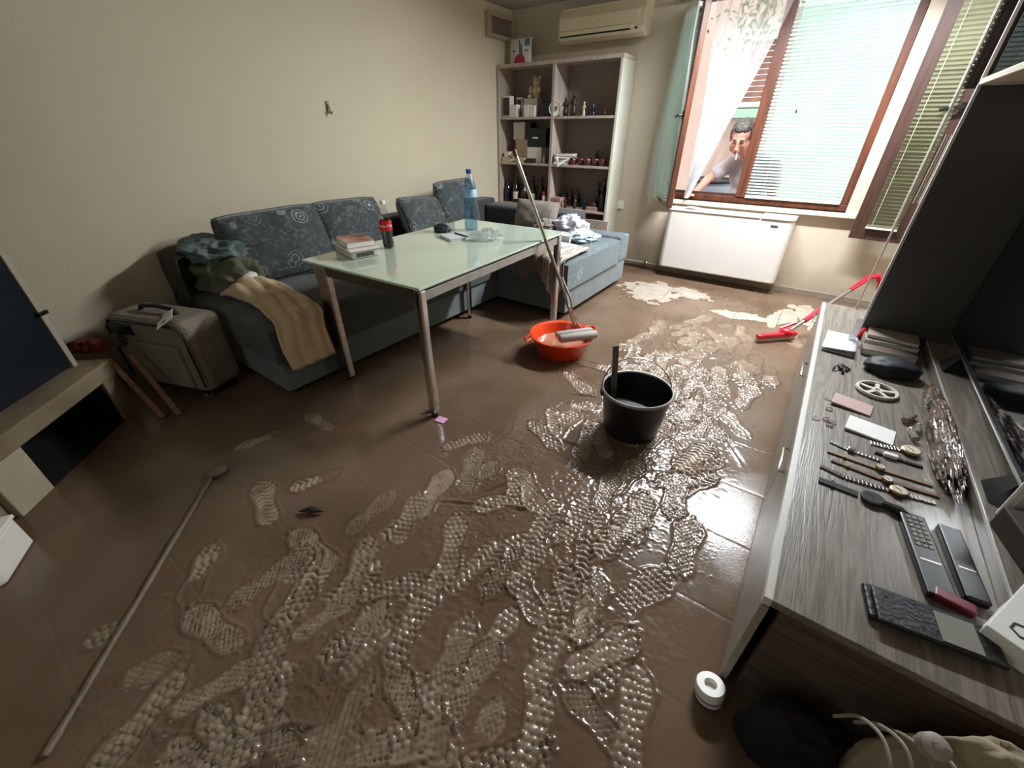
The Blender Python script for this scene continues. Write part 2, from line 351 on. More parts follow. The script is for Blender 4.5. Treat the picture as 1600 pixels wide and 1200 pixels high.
gx = axis([(XL, -2.0, .03), (-2.0, .20, .0046), (.20, XR, .05)])
gy = axis([(YF, -.35, .05), (-.35, 2.6, .0048), (2.6, 3.4, .008), (3.4, YB, .02)])
GX, GY = np.meshgrid(gx, gy)
def vnoise(x, y, sc, seed):
    r = np.random.RandomState(seed); n = 256; tab = r.rand(n, n); u = x * sc; v = y * sc; i = np.floor(u).astype(int); j = np.floor(v).astype(int); fu = u - i; fv = v - j
    fu = fu * fu * (3 - 2 * fu); fv = fv * fv * (3 - 2 * fv); g = lambda a, c: tab[a % n, c % n]
    return (g(i, j) * (1 - fu) + g(i + 1, j) * fu) * (1 - fv) + (g(i, j + 1) * (1 - fu) + g(i + 1, j + 1) * fu) * fv
TH = np.zeros_like(GX)
Hh = .0022 + .0012 * (vnoise(GX, GY, 3, 1) - .5) + .0006 * (vnoise(GX, GY, 11, 2) - .5)
# joints of the tiles show through the film
for k in range(-6, 16):
    yy = .02 + k * tp; Hh -= .0009 * np.exp(-((GY - yy) / .004) ** 2)
for k in range(-12, 4):
    xx = .12 + k * tp - .155; Hh -= .0007 * np.exp(-((GX - xx) / .004) ** 2)
# where people walked: a band from the foreground to the window
def band(x, y):
    cxl = np.interp(y, [-.4, .2, .8, 1.4, 2.0, 2.8, 3.6], [-.75, -.65, -.50, -.50, -.42, -.40, -.45]); hw = np.interp(y, [-.4, .2, .8, 1.4, 2.0, 2.8, 3.6], [.55, .66, .52, .46, .45, .50, .55])
    return np.clip(1.25 - np.abs(x - cxl) / hw, 0, 1)
B = band(GX, GY)
prints = [(x, y, a + 90, l) for x, y, a, l in FP]
n = 0
while n < 130:
    x, y = rs.uniform(-1.6, .1), rs.uniform(-.3, 3.4)
    if rs.rand() > float(band(np.array([x]), np.array([y]))[0]) : continue
    prints.append((x, y, rs.choice([-90, 90]) + rs.normal(0, 35) + 90, rs.uniform(.2, .28))); n += 1
rs.shuffle(prints)
tex = vnoise(GX, GY, 55, 5) - .5; tex2 = vnoise(GX, GY, 120, 6) - .5
Hh += B * (.0034 * tex + .0020 * tex2) * (vnoise(GX, GY, 6, 7) > .42)
for (px, py, ang, ln) in prints:
    ln = max(ln, .20) * 1.04; half = ln * .6
    ix0, ix1 = np.searchsorted(gx, [px - half, px + half]); iy0, iy1 = np.searchsorted(gy, [py - half, py + half])
    if ix1 - ix0 < 3 or iy1 - iy0 < 3: continue
    sx, sy = GX[iy0:iy1, ix0:ix1] - px, GY[iy0:iy1, ix0:ix1] - py; a = R(ang)
    v = (sx * math.cos(a) + sy * math.sin(a)) / ln; u = (-sx * math.sin(a) + sy * math.cos(a)) / ln     # u along the sole
    wdt = np.interp(u, [-.5, -.46, -.36, -.2, -.05, .1, .28, .42, .5], [.04, .11, .145, .13, .115, .15, .185, .13, .03])
    d = (wdt - np.abs(v - .02 * np.sin(u * 5)))                      # >0 inside
    ins = np.clip(d / .018, 0, 1) * (np.abs(u) < .5)
    if rs.rand() < .35: ins = ins * np.clip((u + rs.uniform(-.1, .3)) / .06, 0, 1)     # half a print only
    kind = rs.choice([0, 0, 1, 1, 1, 2, 3]); q = ln
    U, V = u * q + (vnoise(sx, sy, 22, 61) - .5) * .010, v * q + (vnoise(sx, sy, 22, 62) - .5) * .010
    if kind == 0: pat = np.minimum(np.abs(np.sin((U + V) * 170)), np.abs(np.sin((U - V) * 170)))        # diamond cells
    elif kind == 1: pat = np.abs(np.sin(U * 150)) * np.abs(np.sin(V * 150 + np.floor(U * 150 / math.pi) * 1.57))
    elif kind == 2: pat = .5 + .5 * np.sin(U * 260 + 2.2 * np.sin(V * 110))                              # wavy bars
    else: pat = .5 + .5 * np.sin(V * 240 + 3 * np.sin(U * 70)) * np.sin(U * 210)
    pat = np.clip(pat * 1.7 + (vnoise(sx, sy, 90, 63) - .5) * .7, 0, 1)
    rim = np.exp(-((d + .022) / .022) ** 2) * (np.abs(u) < .56)
    sub = Hh[iy0:iy1, ix0:ix1]; dep = rs.uniform(.0026, .0046)
    new = sub * (1 - ins * .85) + ins * (-.0020 + dep * 2.0 * pat) * .9 + rim * rs.uniform(.0022, .006) * (.6 + vnoise(sx, sy, 60, 9) * .8)
    Hh[iy0:iy1, ix0:ix1] = new; TH[iy0:iy1, ix0:ix1] = np.maximum(TH[iy0:iy1, ix0:ix1] * (1 - .6 * ins), ins * (.25 + .75 * pat) * rs.uniform(.35, 1.0) * (vnoise(sx, sy, 25, 13) * .9 + .35))
# slid heels and smears
for _ in range(34):
    x, y = rs.uniform(-1.5, .05), rs.uniform(-.3, 2.9)
    if rs.rand() > float(band(np.array([x]), np.array([y]))[0]): continue
    a = rs.uniform(0, math.pi); ln = rs.uniform(.04, .13); wd = rs.uniform(.006, .014)
    ix0, ix1 = np.searchsorted(gx, [x - .15, x + .15]); iy0, iy1 = np.searchsorted(gy, [y - .15, y + .15])
    sx, sy = GX[iy0:iy1, ix0:ix1] - x, GY[iy0:iy1, ix0:ix1] - y; u = sx * math.cos(a) + sy * math.sin(a); v = -sx * math.sin(a) + sy * math.cos(a) + u * u * rs.uniform(-2, 2)
    Hh[iy0:iy1, ix0:ix1] += (.0045 * np.exp(-(v / wd) ** 2 * 1.5) - .005 * np.exp(-((v + wd * 1.6) / wd) ** 2)) * np.exp(-(u / ln) ** 4)
def wipe(cx, cy, rx, ry, a, seed, depth=.012, edge=.35):
    global Hh
    c, s_ = math.cos(a), math.sin(a); sx, sy = GX - cx, GY - cy; u = (sx * c + sy * s_) / rx; v = (-sx * s_ + sy * c) / ry
    r = np.sqrt(u * u + v * v) + (vnoise(GX, GY, 14, seed) - .5) * .8 + (vnoise(GX, GY, 40, seed + 1) - .5) * .35
    m = np.clip((1 - r) / edge, 0, 1); Hh = Hh * (1 - m) + m * (-depth * .9)
wipe(-1.10, 3.78, .30, .32, .3, 21); wipe(-.80, 3.95, .25, .14, -.3, 22); wipe(-.02, 3.85, .10, .34, -.2, 23); wipe(.16, 3.95, .10, .3, .1, 24); wipe(-.30, 3.65, .28, .10, .2, 25)
wipe(-.23, .70, .014, .05, -.1, 27, .006, .8); wipe(-.69, .30, .02, .035, .3, 28, .006, .8); wipe(-.28, 1.08, .03, .015, .4, 30, .006, .8)
# parallel streaks dragged by a heel in the foreground
sx, sy = GX + .60, GY - .07; a = R(125); u = sx * math.cos(a) + sy * math.sin(a); v = -sx * math.sin(a) + sy * math.cos(a)
mk = np.exp(-(u / .11) ** 4) * np.exp(-(v / .055) ** 4); Hh = Hh * (1 - mk) + mk * (-.0015 + .0024 * np.sin(v * 420 + vnoise(GX, GY, 30, 41) * 2))
crumb = np.clip(vnoise(GX, GY, 150, 71) - .66, 0, 1) * .016 * B * (vnoise(GX, GY, 9, 72) > .45); Hh += crumb
# droplets and wet beads towards the window
bead = np.clip(vnoise(GX, GY, 95, 51) - .62, 0, 1) * .010 * np.clip((GY - 1.2) / .8, 0, 1) * B
Hh += bead
nx, ny = len(gx), len(gy)
me = bpy.data.meshes.new('mud_layer'); me.vertices.add(nx * ny)
me.vertices.foreach_set('co', np.stack([GX, GY, Hh], -1).astype(np.float32).ravel())
ii = (np.arange(ny - 1)[:, None] * nx + np.arange(nx - 1)[None, :]).ravel(); q = np.stack([ii, ii + 1, ii + nx + 1, ii + nx], -1).ravel().astype(np.int32); nf = len(ii)
me.loops.add(nf * 4); me.loops.foreach_set('vertex_index', q); me.polygons.add(nf); me.polygons.foreach_set('loop_start', np.arange(0, nf * 4, 4, dtype=np.int32))
me.polygons.foreach_set('use_smooth', np.ones(nf, dtype=bool)); me.update(calc_edges=True)
at = me.attributes.new('thin_film', 'FLOAT', 'POINT'); at.data.foreach_set('value', np.clip(TH, 0, 1).astype(np.float32).ravel())
mud = bpy.data.objects.new('mud_layer', me); COL.objects.link(mud); mud['kind'] = 'stuff'
tag(mud, 'wet brown mud covering the whole floor, trampled with boot prints', 'mud')
m = bpy.data.materials.new('wet_mud'); m.use_nodes = True; nt = m.node_tree; N = nt.nodes; L = nt.links; p = N['Principled BSDF']
g = N.new('ShaderNodeNewGeometry'); n1 = N.new('ShaderNodeTexNoise'); n1.inputs['Scale'].default_value = 2.2; n1.inputs['Detail'].default_value = 8; L.new(g.outputs['Position'], n1.inputs['Vector'])
r = N.new('ShaderNodeValToRGB'); r.color_ramp.elements[0].position = .3; r.color_ramp.elements[1].position = .72
r.color_ramp.elements[0].color = lin('#5b4838'); r.color_ramp.elements[1].color = lin('#766151'); L.new(n1.outputs[0], r.inputs[0])
av = N.new('ShaderNodeAttribute'); av.attribute_name = 'thin_film'; fm = N.new('ShaderNodeMath'); fm.operation = 'MULTIPLY'; fm.inputs[1].default_value = .55; L.new(av.outputs['Fac'], fm.inputs[0])
mx = N.new('ShaderNodeMix'); mx.data_type = 'RGBA'; L.new(fm.outputs[0], mx.inputs[0]); L.new(r.outputs[0], mx.inputs[6]); mx.inputs[7].default_value = lin('#c4b19c'); L.new(mx.outputs[2], p.inputs['Base Color'])
n2 = N.new('ShaderNodeTexNoise'); n2.inputs['Scale'].default_value = 5; n2.inputs['Detail'].default_value = 6; L.new(g.outputs['Position'], n2.inputs['Vector'])
mr = N.new('ShaderNodeMapRange'); mr.inputs[1].default_value = .3; mr.inputs[2].default_value = .7; mr.inputs[3].default_value = .10; mr.inputs[4].default_value = .24; L.new(n2.outputs[0], mr.inputs[0]); L.new(mr.outputs[0], p.inputs['Roughness'])
p.inputs['Specular IOR Level'].default_value = .6; p.inputs['IOR'].default_value = 1.4
n3 = N.new('ShaderNodeTexNoise'); n3.inputs['Scale'].default_value = 160; n3.inputs['Detail'].default_value = 3; L.new(g.outputs['Position'], n3.inputs['Vector'])
bp = N.new('ShaderNodeBump'); bp.inputs['Strength'].default_value = .10; bp.inputs['Distance'].default_value = .003; L.new(n3.outputs[0], bp.inputs['Height']); L.new(bp.outputs[0], p.inputs['Normal'])
me.materials.append(m); M_mud = m
#@@OBJECTS@@
# ------------------------------------------------------------------ windows, sashes, blinds, curtain
FY0, FY1 = YB + .05, YB + .11                       # depth of the fixed frames in the wall
def frame_window(name, x0, x1, z0, z1, t, m, mull=None):
    b = MB(); b.box(x0, x1, FY0, FY1, z0, z0 + t).box(x0, x1, FY0, FY1, z1 - t, z1).box(x0, x0 + t, FY0, FY1, z0 + t, z1 - t).box(x1 - t, x1, FY0, FY1, z0 + t, z1 - t)
    if mull: b.box(mull[0], mull[1], FY0 - .01, FY1, z0 + t, z1 - t)
    return struct(b.build(name, m, bev=.005))
w1 = frame_window('window_1', AX0, AX1, AZ0, AZ1, .055, M_brown, (-.725, -.645))
MB().box(-.645, .08, FY0 + .035, FY0 + .039, AZ0 + .055, AZ1 - .055).build('pane', M_glass, w1)
MB().box(-1.345, -.725, FY0 + .005, FY0 + .05, AZ0 + .055, AZ0 + .075).build('drip_rail', M_darkbrown, w1)
w2 = frame_window('window_2', BX0, BX1, BZ0, AZ1, .05, M_darkbrown)
MB().box(BX0 + .05, BX1 - .05, FY0 + .035, FY0 + .039, BZ0 + .05, AZ1 - .05).build('pane', M_glass, w2)

M_slat = mat('white_blind_slat', '#dcebea', .45, transl=.15)
M_slatg = mat('shade_toned_slat', '#9c9c80', .5, transl=.25)  # dull olive colour stands in for the weak backlight on this leaf
M_cord = mat('blind_cord', '#d9d6c8', .7)
_slat_mesh = {}
def blind(label, width, z0, z1, M, m, pitch=.0245, tilt=26, wand=True):
    """venetian blind hanging in the plane y=0 of the frame M, x from 0 to width; every slat its own part"""
    t = bpy.data.objects.new('venetian_blind', None); COL.objects.link(t); t.matrix_world = M; t.empty_display_size = .05
    ROOTM[t.name] = Matrix(); tag(t, label, 'blind')
    key = (round(width, 3), m.name)
    n = int((z1 - z0 - .03) / pitch)
    for i in range(n):
        z = z0 + .012 + i * pitch
        if key not in _slat_mesh:
            b = MB(); c, s_ = math.cos(R(tilt)), math.sin(R(tilt)); pr = [(-.0125, 0), (-.004, .0022), (.004, .0022), (.0125, 0)]; pts = [(y * c - h * s_, y * s_ + h * c) for y, h in pr]
            vs = [(x, y, h) for x in (0, width) for y, h in pts] + [(x, y, h - .0006) for x in (0, width) for y, h in pts]
            fs = [(k, k + 1, 4 + k + 1, 4 + k) for k in range(3)] + [(8 + k + 1, 8 + k, 12 + k, 12 + k + 1) for k in range(3)] + [(0, 4, 12, 8), (3, 11, 15, 7)]
            o = b.add(vs, fs).build('slat', m, t, local=True); _slat_mesh[key] = o.data
        else:
            o = bpy.data.objects.new('slat', _slat_mesh[key]); COL.objects.link(o); o.parent = t
        o.location = (0, 0, z); o.rotation_euler = (R(random.uniform(-3, 3)), R(random.uniform(-.25, .25)), 0)
    MB().box(0, width, -.014, .014, z1 - .028, z1).build('head_rail', M_white, t, local=True)
    MB().box(0, width, -.012, .012, z0 - .008, z0 + .003).build('bottom_rail', M_white, t, local=True)
    for x in (width * .18, width * .82): MB().tube([(x, -.016, z0), (x, -.016, z1)], .0012, 5).build('cord', M_cord, t, local=True)
    if wand:
        wd = MB().tube([(width * .30, -.02, z1 - .03), (width * .28, -.022, z0 + (z1 - z0) * .47)], .003, 6).build('wand', M_cord, t, local=True)
        MB().lathe([(.003, 0), (.006, .006), (.006, .02), (.003, .026)], (width * .28, -.022, z0 + (z1 - z0) * .45), 8).build('wand_tip', M_black, wd, local=True)
    return t
blind('white venetian blind covering the middle window pane', .715, AZ0 + .062, AZ1 - .06, Matrix.Translation((-.642, FY0 - .002, 0)), M_slat)
blind('bright venetian blind in the narrow window behind the media unit', .21, BZ0 + .06, AZ1 - .06, Matrix.Translation((BX0 + .055, FY0 + .01, 0)), M_slat)

def sash(name, label, hinge, ang, width, z0, z1, m, st=.07, th=.045, handle_z=1.45, slat_m=M_slatg, blind_label='', inner=1, side=1):
    """inward opening casement: local x runs from the hinge to the free edge"""
    t = thing(name, label, 'window sash', (hinge[0], hinge[1], z0), ang)
    h = z1 - z0
    MB().box(0, st, -th / 2, th / 2, 0, h).build('stile', m, t, local=True, bev=.004); MB().box(width - st, width, -th / 2, th / 2, 0, h).build('stile', m, t, local=True, bev=.004)
    MB().box(st, width - st, -th / 2, th / 2, 0, st).build('rail', m, t, local=True, bev=.004); MB().box(st, width - st, -th / 2, th / 2, h - st, h).build('rail', m, t, local=True, bev=.004)
    MB().box(st, width - st, -.003, .003, st, h - st).build('pane', M_glass, t, local=True)
    hz = handle_z - z0; hx = width - st / 2
    hd = MB().box(hx - .012, hx + .012, side * (th / 2), side * (th / 2 + .008), hz - .03, hz + .03).build('handle', M_black, t, local=True)
    MB().tube([(hx, side * (th / 2 + .005), hz), (hx, side * (th / 2 + .035), hz), (hx - .02, side * (th / 2 + .04), hz), (hx - .11, side * (th / 2 + .04), hz - .01)], .009, 8).build('lever', M_black, hd, local=True, smooth=True)
    M = Matrix.Translation((hinge[0], hinge[1], 0)) @ Matrix.Rotation(ang, 4, 'Z') @ Matrix.Translation((st * .8, side * (th / 2 + .016), 0))
    blind(blind_label, width - 1.6 * st, z0 + st * .9, z1 - st * .8, M, slat_m, tilt=side * 58, wand=False)
    return t
# left leaf opened into the room, its free edge towards the camera; right leaf folded back against the wall
sash('window_sash', 'opened brown casement leaf with a blind, draped by the sheer curtain', (-1.385, 4.49), R(-62), .47, .69, 2.16, M_brown, handle_z=1.40, slat_m=mat('pale_green_slat', '#cfe0d4', .45, transl=.55), blind_label='pale green blind on the opened leaf beneath the sheer curtain', side=-1)
sash('window_sash', 'dark brown casement leaf opened back beside the media unit', (.215, 4.40), R(-7), .36, .555, 2.2, M_darkbrown, st=.105, handle_z=1.42, blind_label='shade toned blind on the dark leaf beside the media unit', side=-1)

# sheer curtain: a sheet hanging from above the window, part of it thrown over the opened leaf
M_sheer = sheer('sheer_white_voile', '#f2f3f6', .30); M_sheer2 = sheer('doubled_voile', '#eef4f2', .62)
ct = thing('sheer_curtain', 'sheer white curtain gathered over the opened left window leaf', 'curtain', (-1.25, 4.3, .66))
def cur_left(u, v):     # outside of the leaf, towards the wall corner
    z = 2.14 - v * (1.40 + .05 * math.sin(u * 9)); tz = v
    ax, ay = -1.36 + .22 * u, 4.44 - .33 * u                       # along the leaf
    fold = .018 * math.sin(u * 34 + tz * 2.0) * (.5 + tz) + .010 * math.sin(u * 71 + 3 * tz)
    out = .07 + .03 * math.sin(tz * 2.2 + u * 2) + fold
    return (ax - out * .86 - .05 * tz * (1 - u), ay - out * .30, z)
def cur_right(u, v):
    z = 2.17 - v * 1.43
    x0 = -1.20 + .055 * v + .02 * math.sin(v * 3); x1 = -.66 - .46 * v ** 1.15
    x = x0 + (x1 - x0) * u; f = .02 * math.sin(u * 46 + v * 1.5) + .012 * math.sin(u * 83 - v * 2)
    return (x + .4 * f, 4.42 + f + .05 * v * (1 - u), z)
MB().grid(cur_left, 80, 30).build('curtain_fall', M_sheer2, ct, smooth='all'); MB().grid(cur_right, 80, 30).build('curtain_panel', M_sheer, ct, smooth='all')
MB().tube([(-1.55, 4.42, 2.20), (.25, 4.42, 2.20)], .010, 10).build('curtain_rod', M_dullchrome, ct, smooth=True)
for x in (-1.5, .2): MB().tube([(x, 4.42, 2.20), (x, 4.515, 2.20)], .006, 6).build('rod_bracket', M_dullchrome, ct)

# ------------------------------------------------------------------ outdoors
M_facade = mat('sunlit_plaster', '#a89690', .9, var=.06, vscale=2.5, bump=.1, bscale=30)
struct(MB().box(-14, 14, YB + .2, 30, -.35, -.25).build('ground', mat('yard_concrete', '#a9a39b', .9, var=.1)))
bd = thing('neighbour_house', 'pale plastered house across the yard with a small window', 'building', (-1, 7.6, -.25))
MB().box(-7, -1.04, 7.5, 7.9, -.25, 1.56).box(-7, -1.04, 7.5, 7.9, 2.36, 3.6).box(-7, -1.55, 7.5, 7.9, 1.56, 2.36).box(-1.10, -1.04, 7.5, 7.9, 1.56, 2.36).build('wall', M_facade, bd)
MB().box(-1.04, 5, 7.9, 8.3, -.25, 3.6).build('side_wing', mat('mint_plaster', '#b4c8c4', .9, var=.08, vscale=2), bd)
wf = MB().box(-1.55, -1.10, 7.46, 7.56, 1.56, 1.62).box(-1.55, -1.10, 7.46, 7.56, 2.30, 2.36).box(-1.55, -1.49, 7.46, 7.56, 1.62, 2.30).box(-1.16, -1.10, 7.46, 7.56, 1.62, 2.30).build('window', M_white, bd, bev=.006)
for i in range(11): MB().box(-1.49, -1.16, 7.55, 7.57, 1.62 + i * .062, 1.62 + i * .062 + .056).build('shutter_slat', mat('brown_shutter', '#8a6a60', .7), wf)
MB().box(-1.75, -1.04, 7.42, 7.5, 1.44, 1.54).build('sill', mat('green_sill', '#9fd8b8', .7), bd)
# overhanging branch
br = thing('tree_branch', 'green leafy branch hanging in sunlight beyond the open window', 'tree', (-1.25, 6.8, 1.9))
MB().tube([(-1.05, 7.2, 3.3), (-1.15, 6.9, 2.75), (-1.28, 6.75, 2.40), (-1.36, 6.7, 2.15)], [.03, .02, .012, .005], 6).build('branch', mat('bark', '#6b5a48', .9), br)
b = MB()
for i in range(420):
    t = random.random(); c = Vector((-1.05 - .31 * t + random.gauss(0, .17), 7.0 - .3 * t + random.gauss(0, .15), 3.2 - 1.0 * t + random.gauss(0, .10)))
    M = Matrix.Translation(c) @ Euler((random.uniform(-1, 1), random.uniform(-1, 1), random.uniform(0, 6))).to_matrix().to_4x4(); s_ = random.uniform(.03, .055)
    b.add([(0, -s_, 0), (s_ * .45, 0, .01), (0, s_, 0), (-s_ * .45, 0, .01)], [(0, 1, 2, 3)], M)
lf = b.build('foliage', mat('leaf_green', '#4f6b2a', .6, transl=.4), br); lf['kind'] = 'stuff'
# barrel behind the man
wh = thing('water_barrel', 'grey blue barrel with a black rim standing behind the man outside', 'barrel', (-1.16, 5.5, -.25))
MB().lathe([(.22, 0), (.25, .3), (.26, .6), (.25, .95), (.235, 1.06), (.22, 1.06), (.23, .9), (.23, .1), (.001, .08)], (0, 0, 0), 32, cap=False).build('drum', mat('grey_blue_plastic', '#7d8594', .5), wh, local=True, smooth=True)
MB().tube([(.236 * math.cos(t_), .236 * math.sin(t_), 1.062) for t_ in [k * math.pi / 20 for k in range(40)]], .018, 8, True).build('rim', M_blackrub, wh, local=True, smooth=True)

# the man leaning at the open window
def remesh(b, name, m, parent, vox=.009, smooth=4):
    o = b.build(name, m, parent); md = o.modifiers.new('r', 'REMESH'); md.mode = 'VOXEL'; md.voxel_size = vox; md.use_smooth_shade = True
    ms = o.modifiers.new('s', 'SMOOTH'); ms.iterations = smooth; ms.factor = .5
    bake(o); o.data.materials.clear(); o.data.materials.append(m); return o
def capsule(b, p, q, r0, r1, n=7):
    p, q = Vector(p), Vector(q)
    for i in range(n + 1):
        t = i / n; b.ball(tuple(p.lerp(q, t)), r0 + (r1 - r0) * t, 12, 8)
man = thing('person', 'man in a grey shirt with a cigarette leaning at the open window', 'person', (-.72, 4.98, -.25))
M_skin = mat('sunned_skin', '#c98e7c', .55, var=.06, vscale=20); M_shirt = mat('grey_shirt', '#b9aeb4', .85, var=.06, vscale=6, bump=.25, bscale=18)
HC = Vector((-.835, 4.735, 1.235)); HM = Matrix.Translation(HC) @ Euler((R(28), R(3), R(2))).to_matrix().to_4x4() @ Matrix.Scale(1.12, 4)
hp = lambda x, y, z: tuple(HM @ Vector((x, y, z)))
def hball(b, c, r): b.ball((0, 0, 0), r, 14, 10, M=HM @ Matrix.Translation(c))
b = MB()
hball(b, (0, .01, .035), (.074, .092, .082)); hball(b, (0, -.022, -.035), (.058, .064, .074)); hball(b, (0, -.045, -.085), (.034, .032, .026)); hball(b, (-.042, -.035, -.055), (.022, .03, .045)); hball(b, (.042, -.035, -.055), (.022, .03, .045))
hball(b, (0, -.078, .022), (.056, .012, .012)); hball(b, (0, -.092, -.012), (.010, .014, .030)); hball(b, (0, -.104, -.034), (.016, .015, .012)); hball(b, (-.036, -.07, -.018), (.020, .016, .014)); hball(b, (.036, -.07, -.018), (.020, .016, .014))
hball(b, (0, -.088, -.060), (.025, .010, .006)); hball(b, (0, -.086, -.073), (.022, .010, .007)); hball(b, (-.076, .01, -.01), (.010, .020, .034)); hball(b, (.076, .01, -.01), (.010, .020, .034))
capsule(b, hp(0, .03, -.05), (-.75, 4.92, 1.06), .054, .062)
# trunk, hips, legs, arms
b.ball((-.72, 5.02, .93), (.175, .115, .20)); b.ball((-.71, 5.06, .72), (.155, .115, .22)); b.ball((-.71, 5.10, .52), (.16, .12, .14))
for sx in (-1, 1):
    capsule(b, (-.71 + sx * .085, 5.10, .48), (-.71 + sx * .10, 5.06, .14), .085, .06); capsule(b, (-.71 + sx * .10, 5.06, .14), (-.71 + sx * .10, 5.10, -.18), .058, .042); b.ball((-.71 + sx * .10, 5.05, -.21), (.045, .11, .04))
SHL, ELB, WR = (-.90, 4.98, 1.015), (-1.065, 4.86, .875), (-1.115, 4.655, .765)
capsule(b, (-.76, 5.0, 1.03), SHL, .075, .062, 5); capsule(b, SHL, ELB, .056, .044); capsule(b, ELB, WR, .043, .029)
b.ball((-1.125, 4.612, .755), (.036, .048, .016))
for k, (dx, ln) in enumerate([(-.030, .050), (-.010, .060), (.010, .057), (.028, .045)]):
    p0 = Vector((-1.125 + dx, 4.575, .757)); p1 = p0 + Vector((dx * .25, -ln * .55, .006)); p2 = p1 + Vector((dx * .1, -ln * .5, -.016)); capsule(b, p0, p1, .0095, .009, 4); capsule(b, p1, p2, .009, .0075, 4)
capsule(b, (-1.098, 4.62, .757), (-1.075, 4.585, .752), .011, .009, 4)
capsule(b, (-.68, 5.0, 1.03), (-.54, 4.99, 1.0), .075, .06, 5); capsule(b, (-.54, 4.99, 1.0), (-.47, 4.97, .74), .054, .044); capsule(b, (-.47, 4.97, .74), (-.50, 4.86, .52), .042, .03); b.ball((-.505, 4.83, .46), (.02, .036, .05))
remesh(b, 'body', M_skin, man, .0085, 3)
b = MB(); b.ball((-.72, 5.015, .94), (.19, .13, .19)); b.ball((-.71, 5.05, .72), (.175, .135, .25)); b.ball((-.71, 5.08, .52), (.18, .14, .12)); capsule(b, (-.78, 5.0, 1.03), SHL, .083, .076, 5); capsule(b, SHL, (-.995, 4.905, .932), .075, .072, 4); capsule(b, (-.68, 5.0, 1.03), (-.54, 4.99, 1.0), .083, .074, 5); capsule(b, (-.54, 4.99, 1.0), (-.50, 4.98, .86), .073, .070, 4)
sh = remesh(b, 'shirt', M_shirt, man, .012, 2)
for v in sh.data.vertices:
    n_ = v.normal; v.co += n_ * (.010 * math.sin(v.co.x * 95 + 6 * fbm(v.co * 3, 2)) * max(0, min(1, (1.2 - v.co.z) * 1.0)))
b = MB()
hball(b, (0, .032, .052), (.080, .088, .074)); hball(b, (-.01, -.040, .092), (.058, .034, .022)); hball(b, (0, -.005, .088), (.068, .068, .044)); hball(b, (-.068, .015, .03), (.016, .045, .045)); hball(b, (.068, .015, .03), (.016, .045, .045))
hr = remesh(b, 'hair', mat('grey_hair', '#35312e', .75, hex2='#6d6862', vscale=60), man, .008, 2)
for v in hr.data.vertices: v.co += v.normal * (.010 * fbm(v.co * 60, 2))
M_dk = mat('brow_dark', '#4a342c', .8)
for s_ in (-1, 1):
    MB().ball((0, 0, 0), (.016, .005, .003), M=HM @ Matrix.Translation((s_ * .029, -.088, .030))).build('eyebrow', M_dk, man)
    e = MB().ball((0, 0, 0), (.013, .008, .006), M=HM @ Matrix.Translation((s_ * .028, -.079, .010))).build('eye', mat('eye_white', '#d8d0c8', .3), man)
    MB().ball((0, 0, 0), (.006, .004, .006), M=HM @ Matrix.Translation((s_ * .028, -.086, .009))).build('iris', M_dk, e)
MB().ball((0, 0, 0), (.024, .006, .0025), M=HM @ Matrix.Translation((0, -.094, -.066))).build('mouth', mat('lips', '#8a4b44', .5), man)
MB().tube([hp(.012, -.092, -.066), hp(.022, -.140, -.098)], .0032, 8).build('cigarette', M_paper, man)
b = MB(); b.ball((-.71, 5.10, .50), (.172, .135, .13))
for sx in (-1, 1): capsule(b, (-.71 + sx * .085, 5.10, .48), (-.71 + sx * .10, 5.06, .14), .098, .078); capsule(b, (-.71 + sx * .10, 5.06, .14), (-.71 + sx * .10, 5.10, -.14), .076, .066)
remesh(b, 'trousers', mat('dark_trousers', '#4a4c55', .9), man, .012, 2)

# ------------------------------------------------------------------ fill lamp added out of view above the window end of the room
cl_ = thing('added_fill_lamp', 'unseen white tube lamp added on the ceiling near the window as fill', 'lamp', (-.35, 3.7, 2.20))
MB().box(-1.0, .30, 3.64, 3.76, 2.27, 2.328).build('housing', M_white, cl_, bev=.006)
for y in (3.67, 3.73): MB().tube([(-.97, y, 2.25), (.27, y, 2.25)], .012, 10).build('tube', mat('fill_tube', '#ffffff', .4, emit=('#f4fbff', 20)), cl_, smooth=True)
al = bpy.data.lights.new('fill_light', 'AREA'); al.shape = 'RECTANGLE'; al.size = 1.24; al.size_y = .12; al.energy = 64; al.color = (.91, .97, 1)
ao = bpy.data.objects.new('fill_light', al); COL.objects.link(ao); ao.location = (-.35, 3.69, 2.225); ao.rotation_euler = (R(-14), 0, 0)

# ------------------------------------------------------------------ wall fittings
vb = thing('wall_vent', 'recessed square vent box at the ceiling corner on the left wall', 'vent', (-3.2, 4.28, 2.07))
MB().box(-3.24, -3.19, 4.05, 4.10, 2.07, 2.26).box(-3.24, -3.19, 4.45, 4.50, 2.07, 2.26).box(-3.24, -3.19, 4.10, 4.45, 2.07, 2.10).box(-3.24, -3.19, 4.10, 4.45, 2.23, 2.26).build('frame', mat('vent_paint', '#b09a86', .7), vb, bev=.003)
MB().box(-3.239, -3.23, 4.10, 4.45, 2.10, 2.23).build('back_plate', mat('vent_inside', '#7a6d62', .8), vb)
hk = thing('wall_hook', 'small worn wall hook alone on the bare left wall', 'hook', (-3.23, 2.16, 1.40))
MB().box(-3.239, -3.232, 2.148, 2.172, 1.405, 1.475).build('plate', mat('worn_brass', '#7d6a52', .5, .4), hk, bev=.003)
MB().tube([(-3.234, 2.16, 1.455), (-3.222, 2.16, 1.445), (-3.212, 2.16, 1.415), (-3.210, 2.16, 1.400), (-3.204, 2.16, 1.395), (-3.195, 2.16, 1.405)], .0045, 6).build('hook_arm', mat('worn_brass', '#7d6a52'), hk, smooth=True)
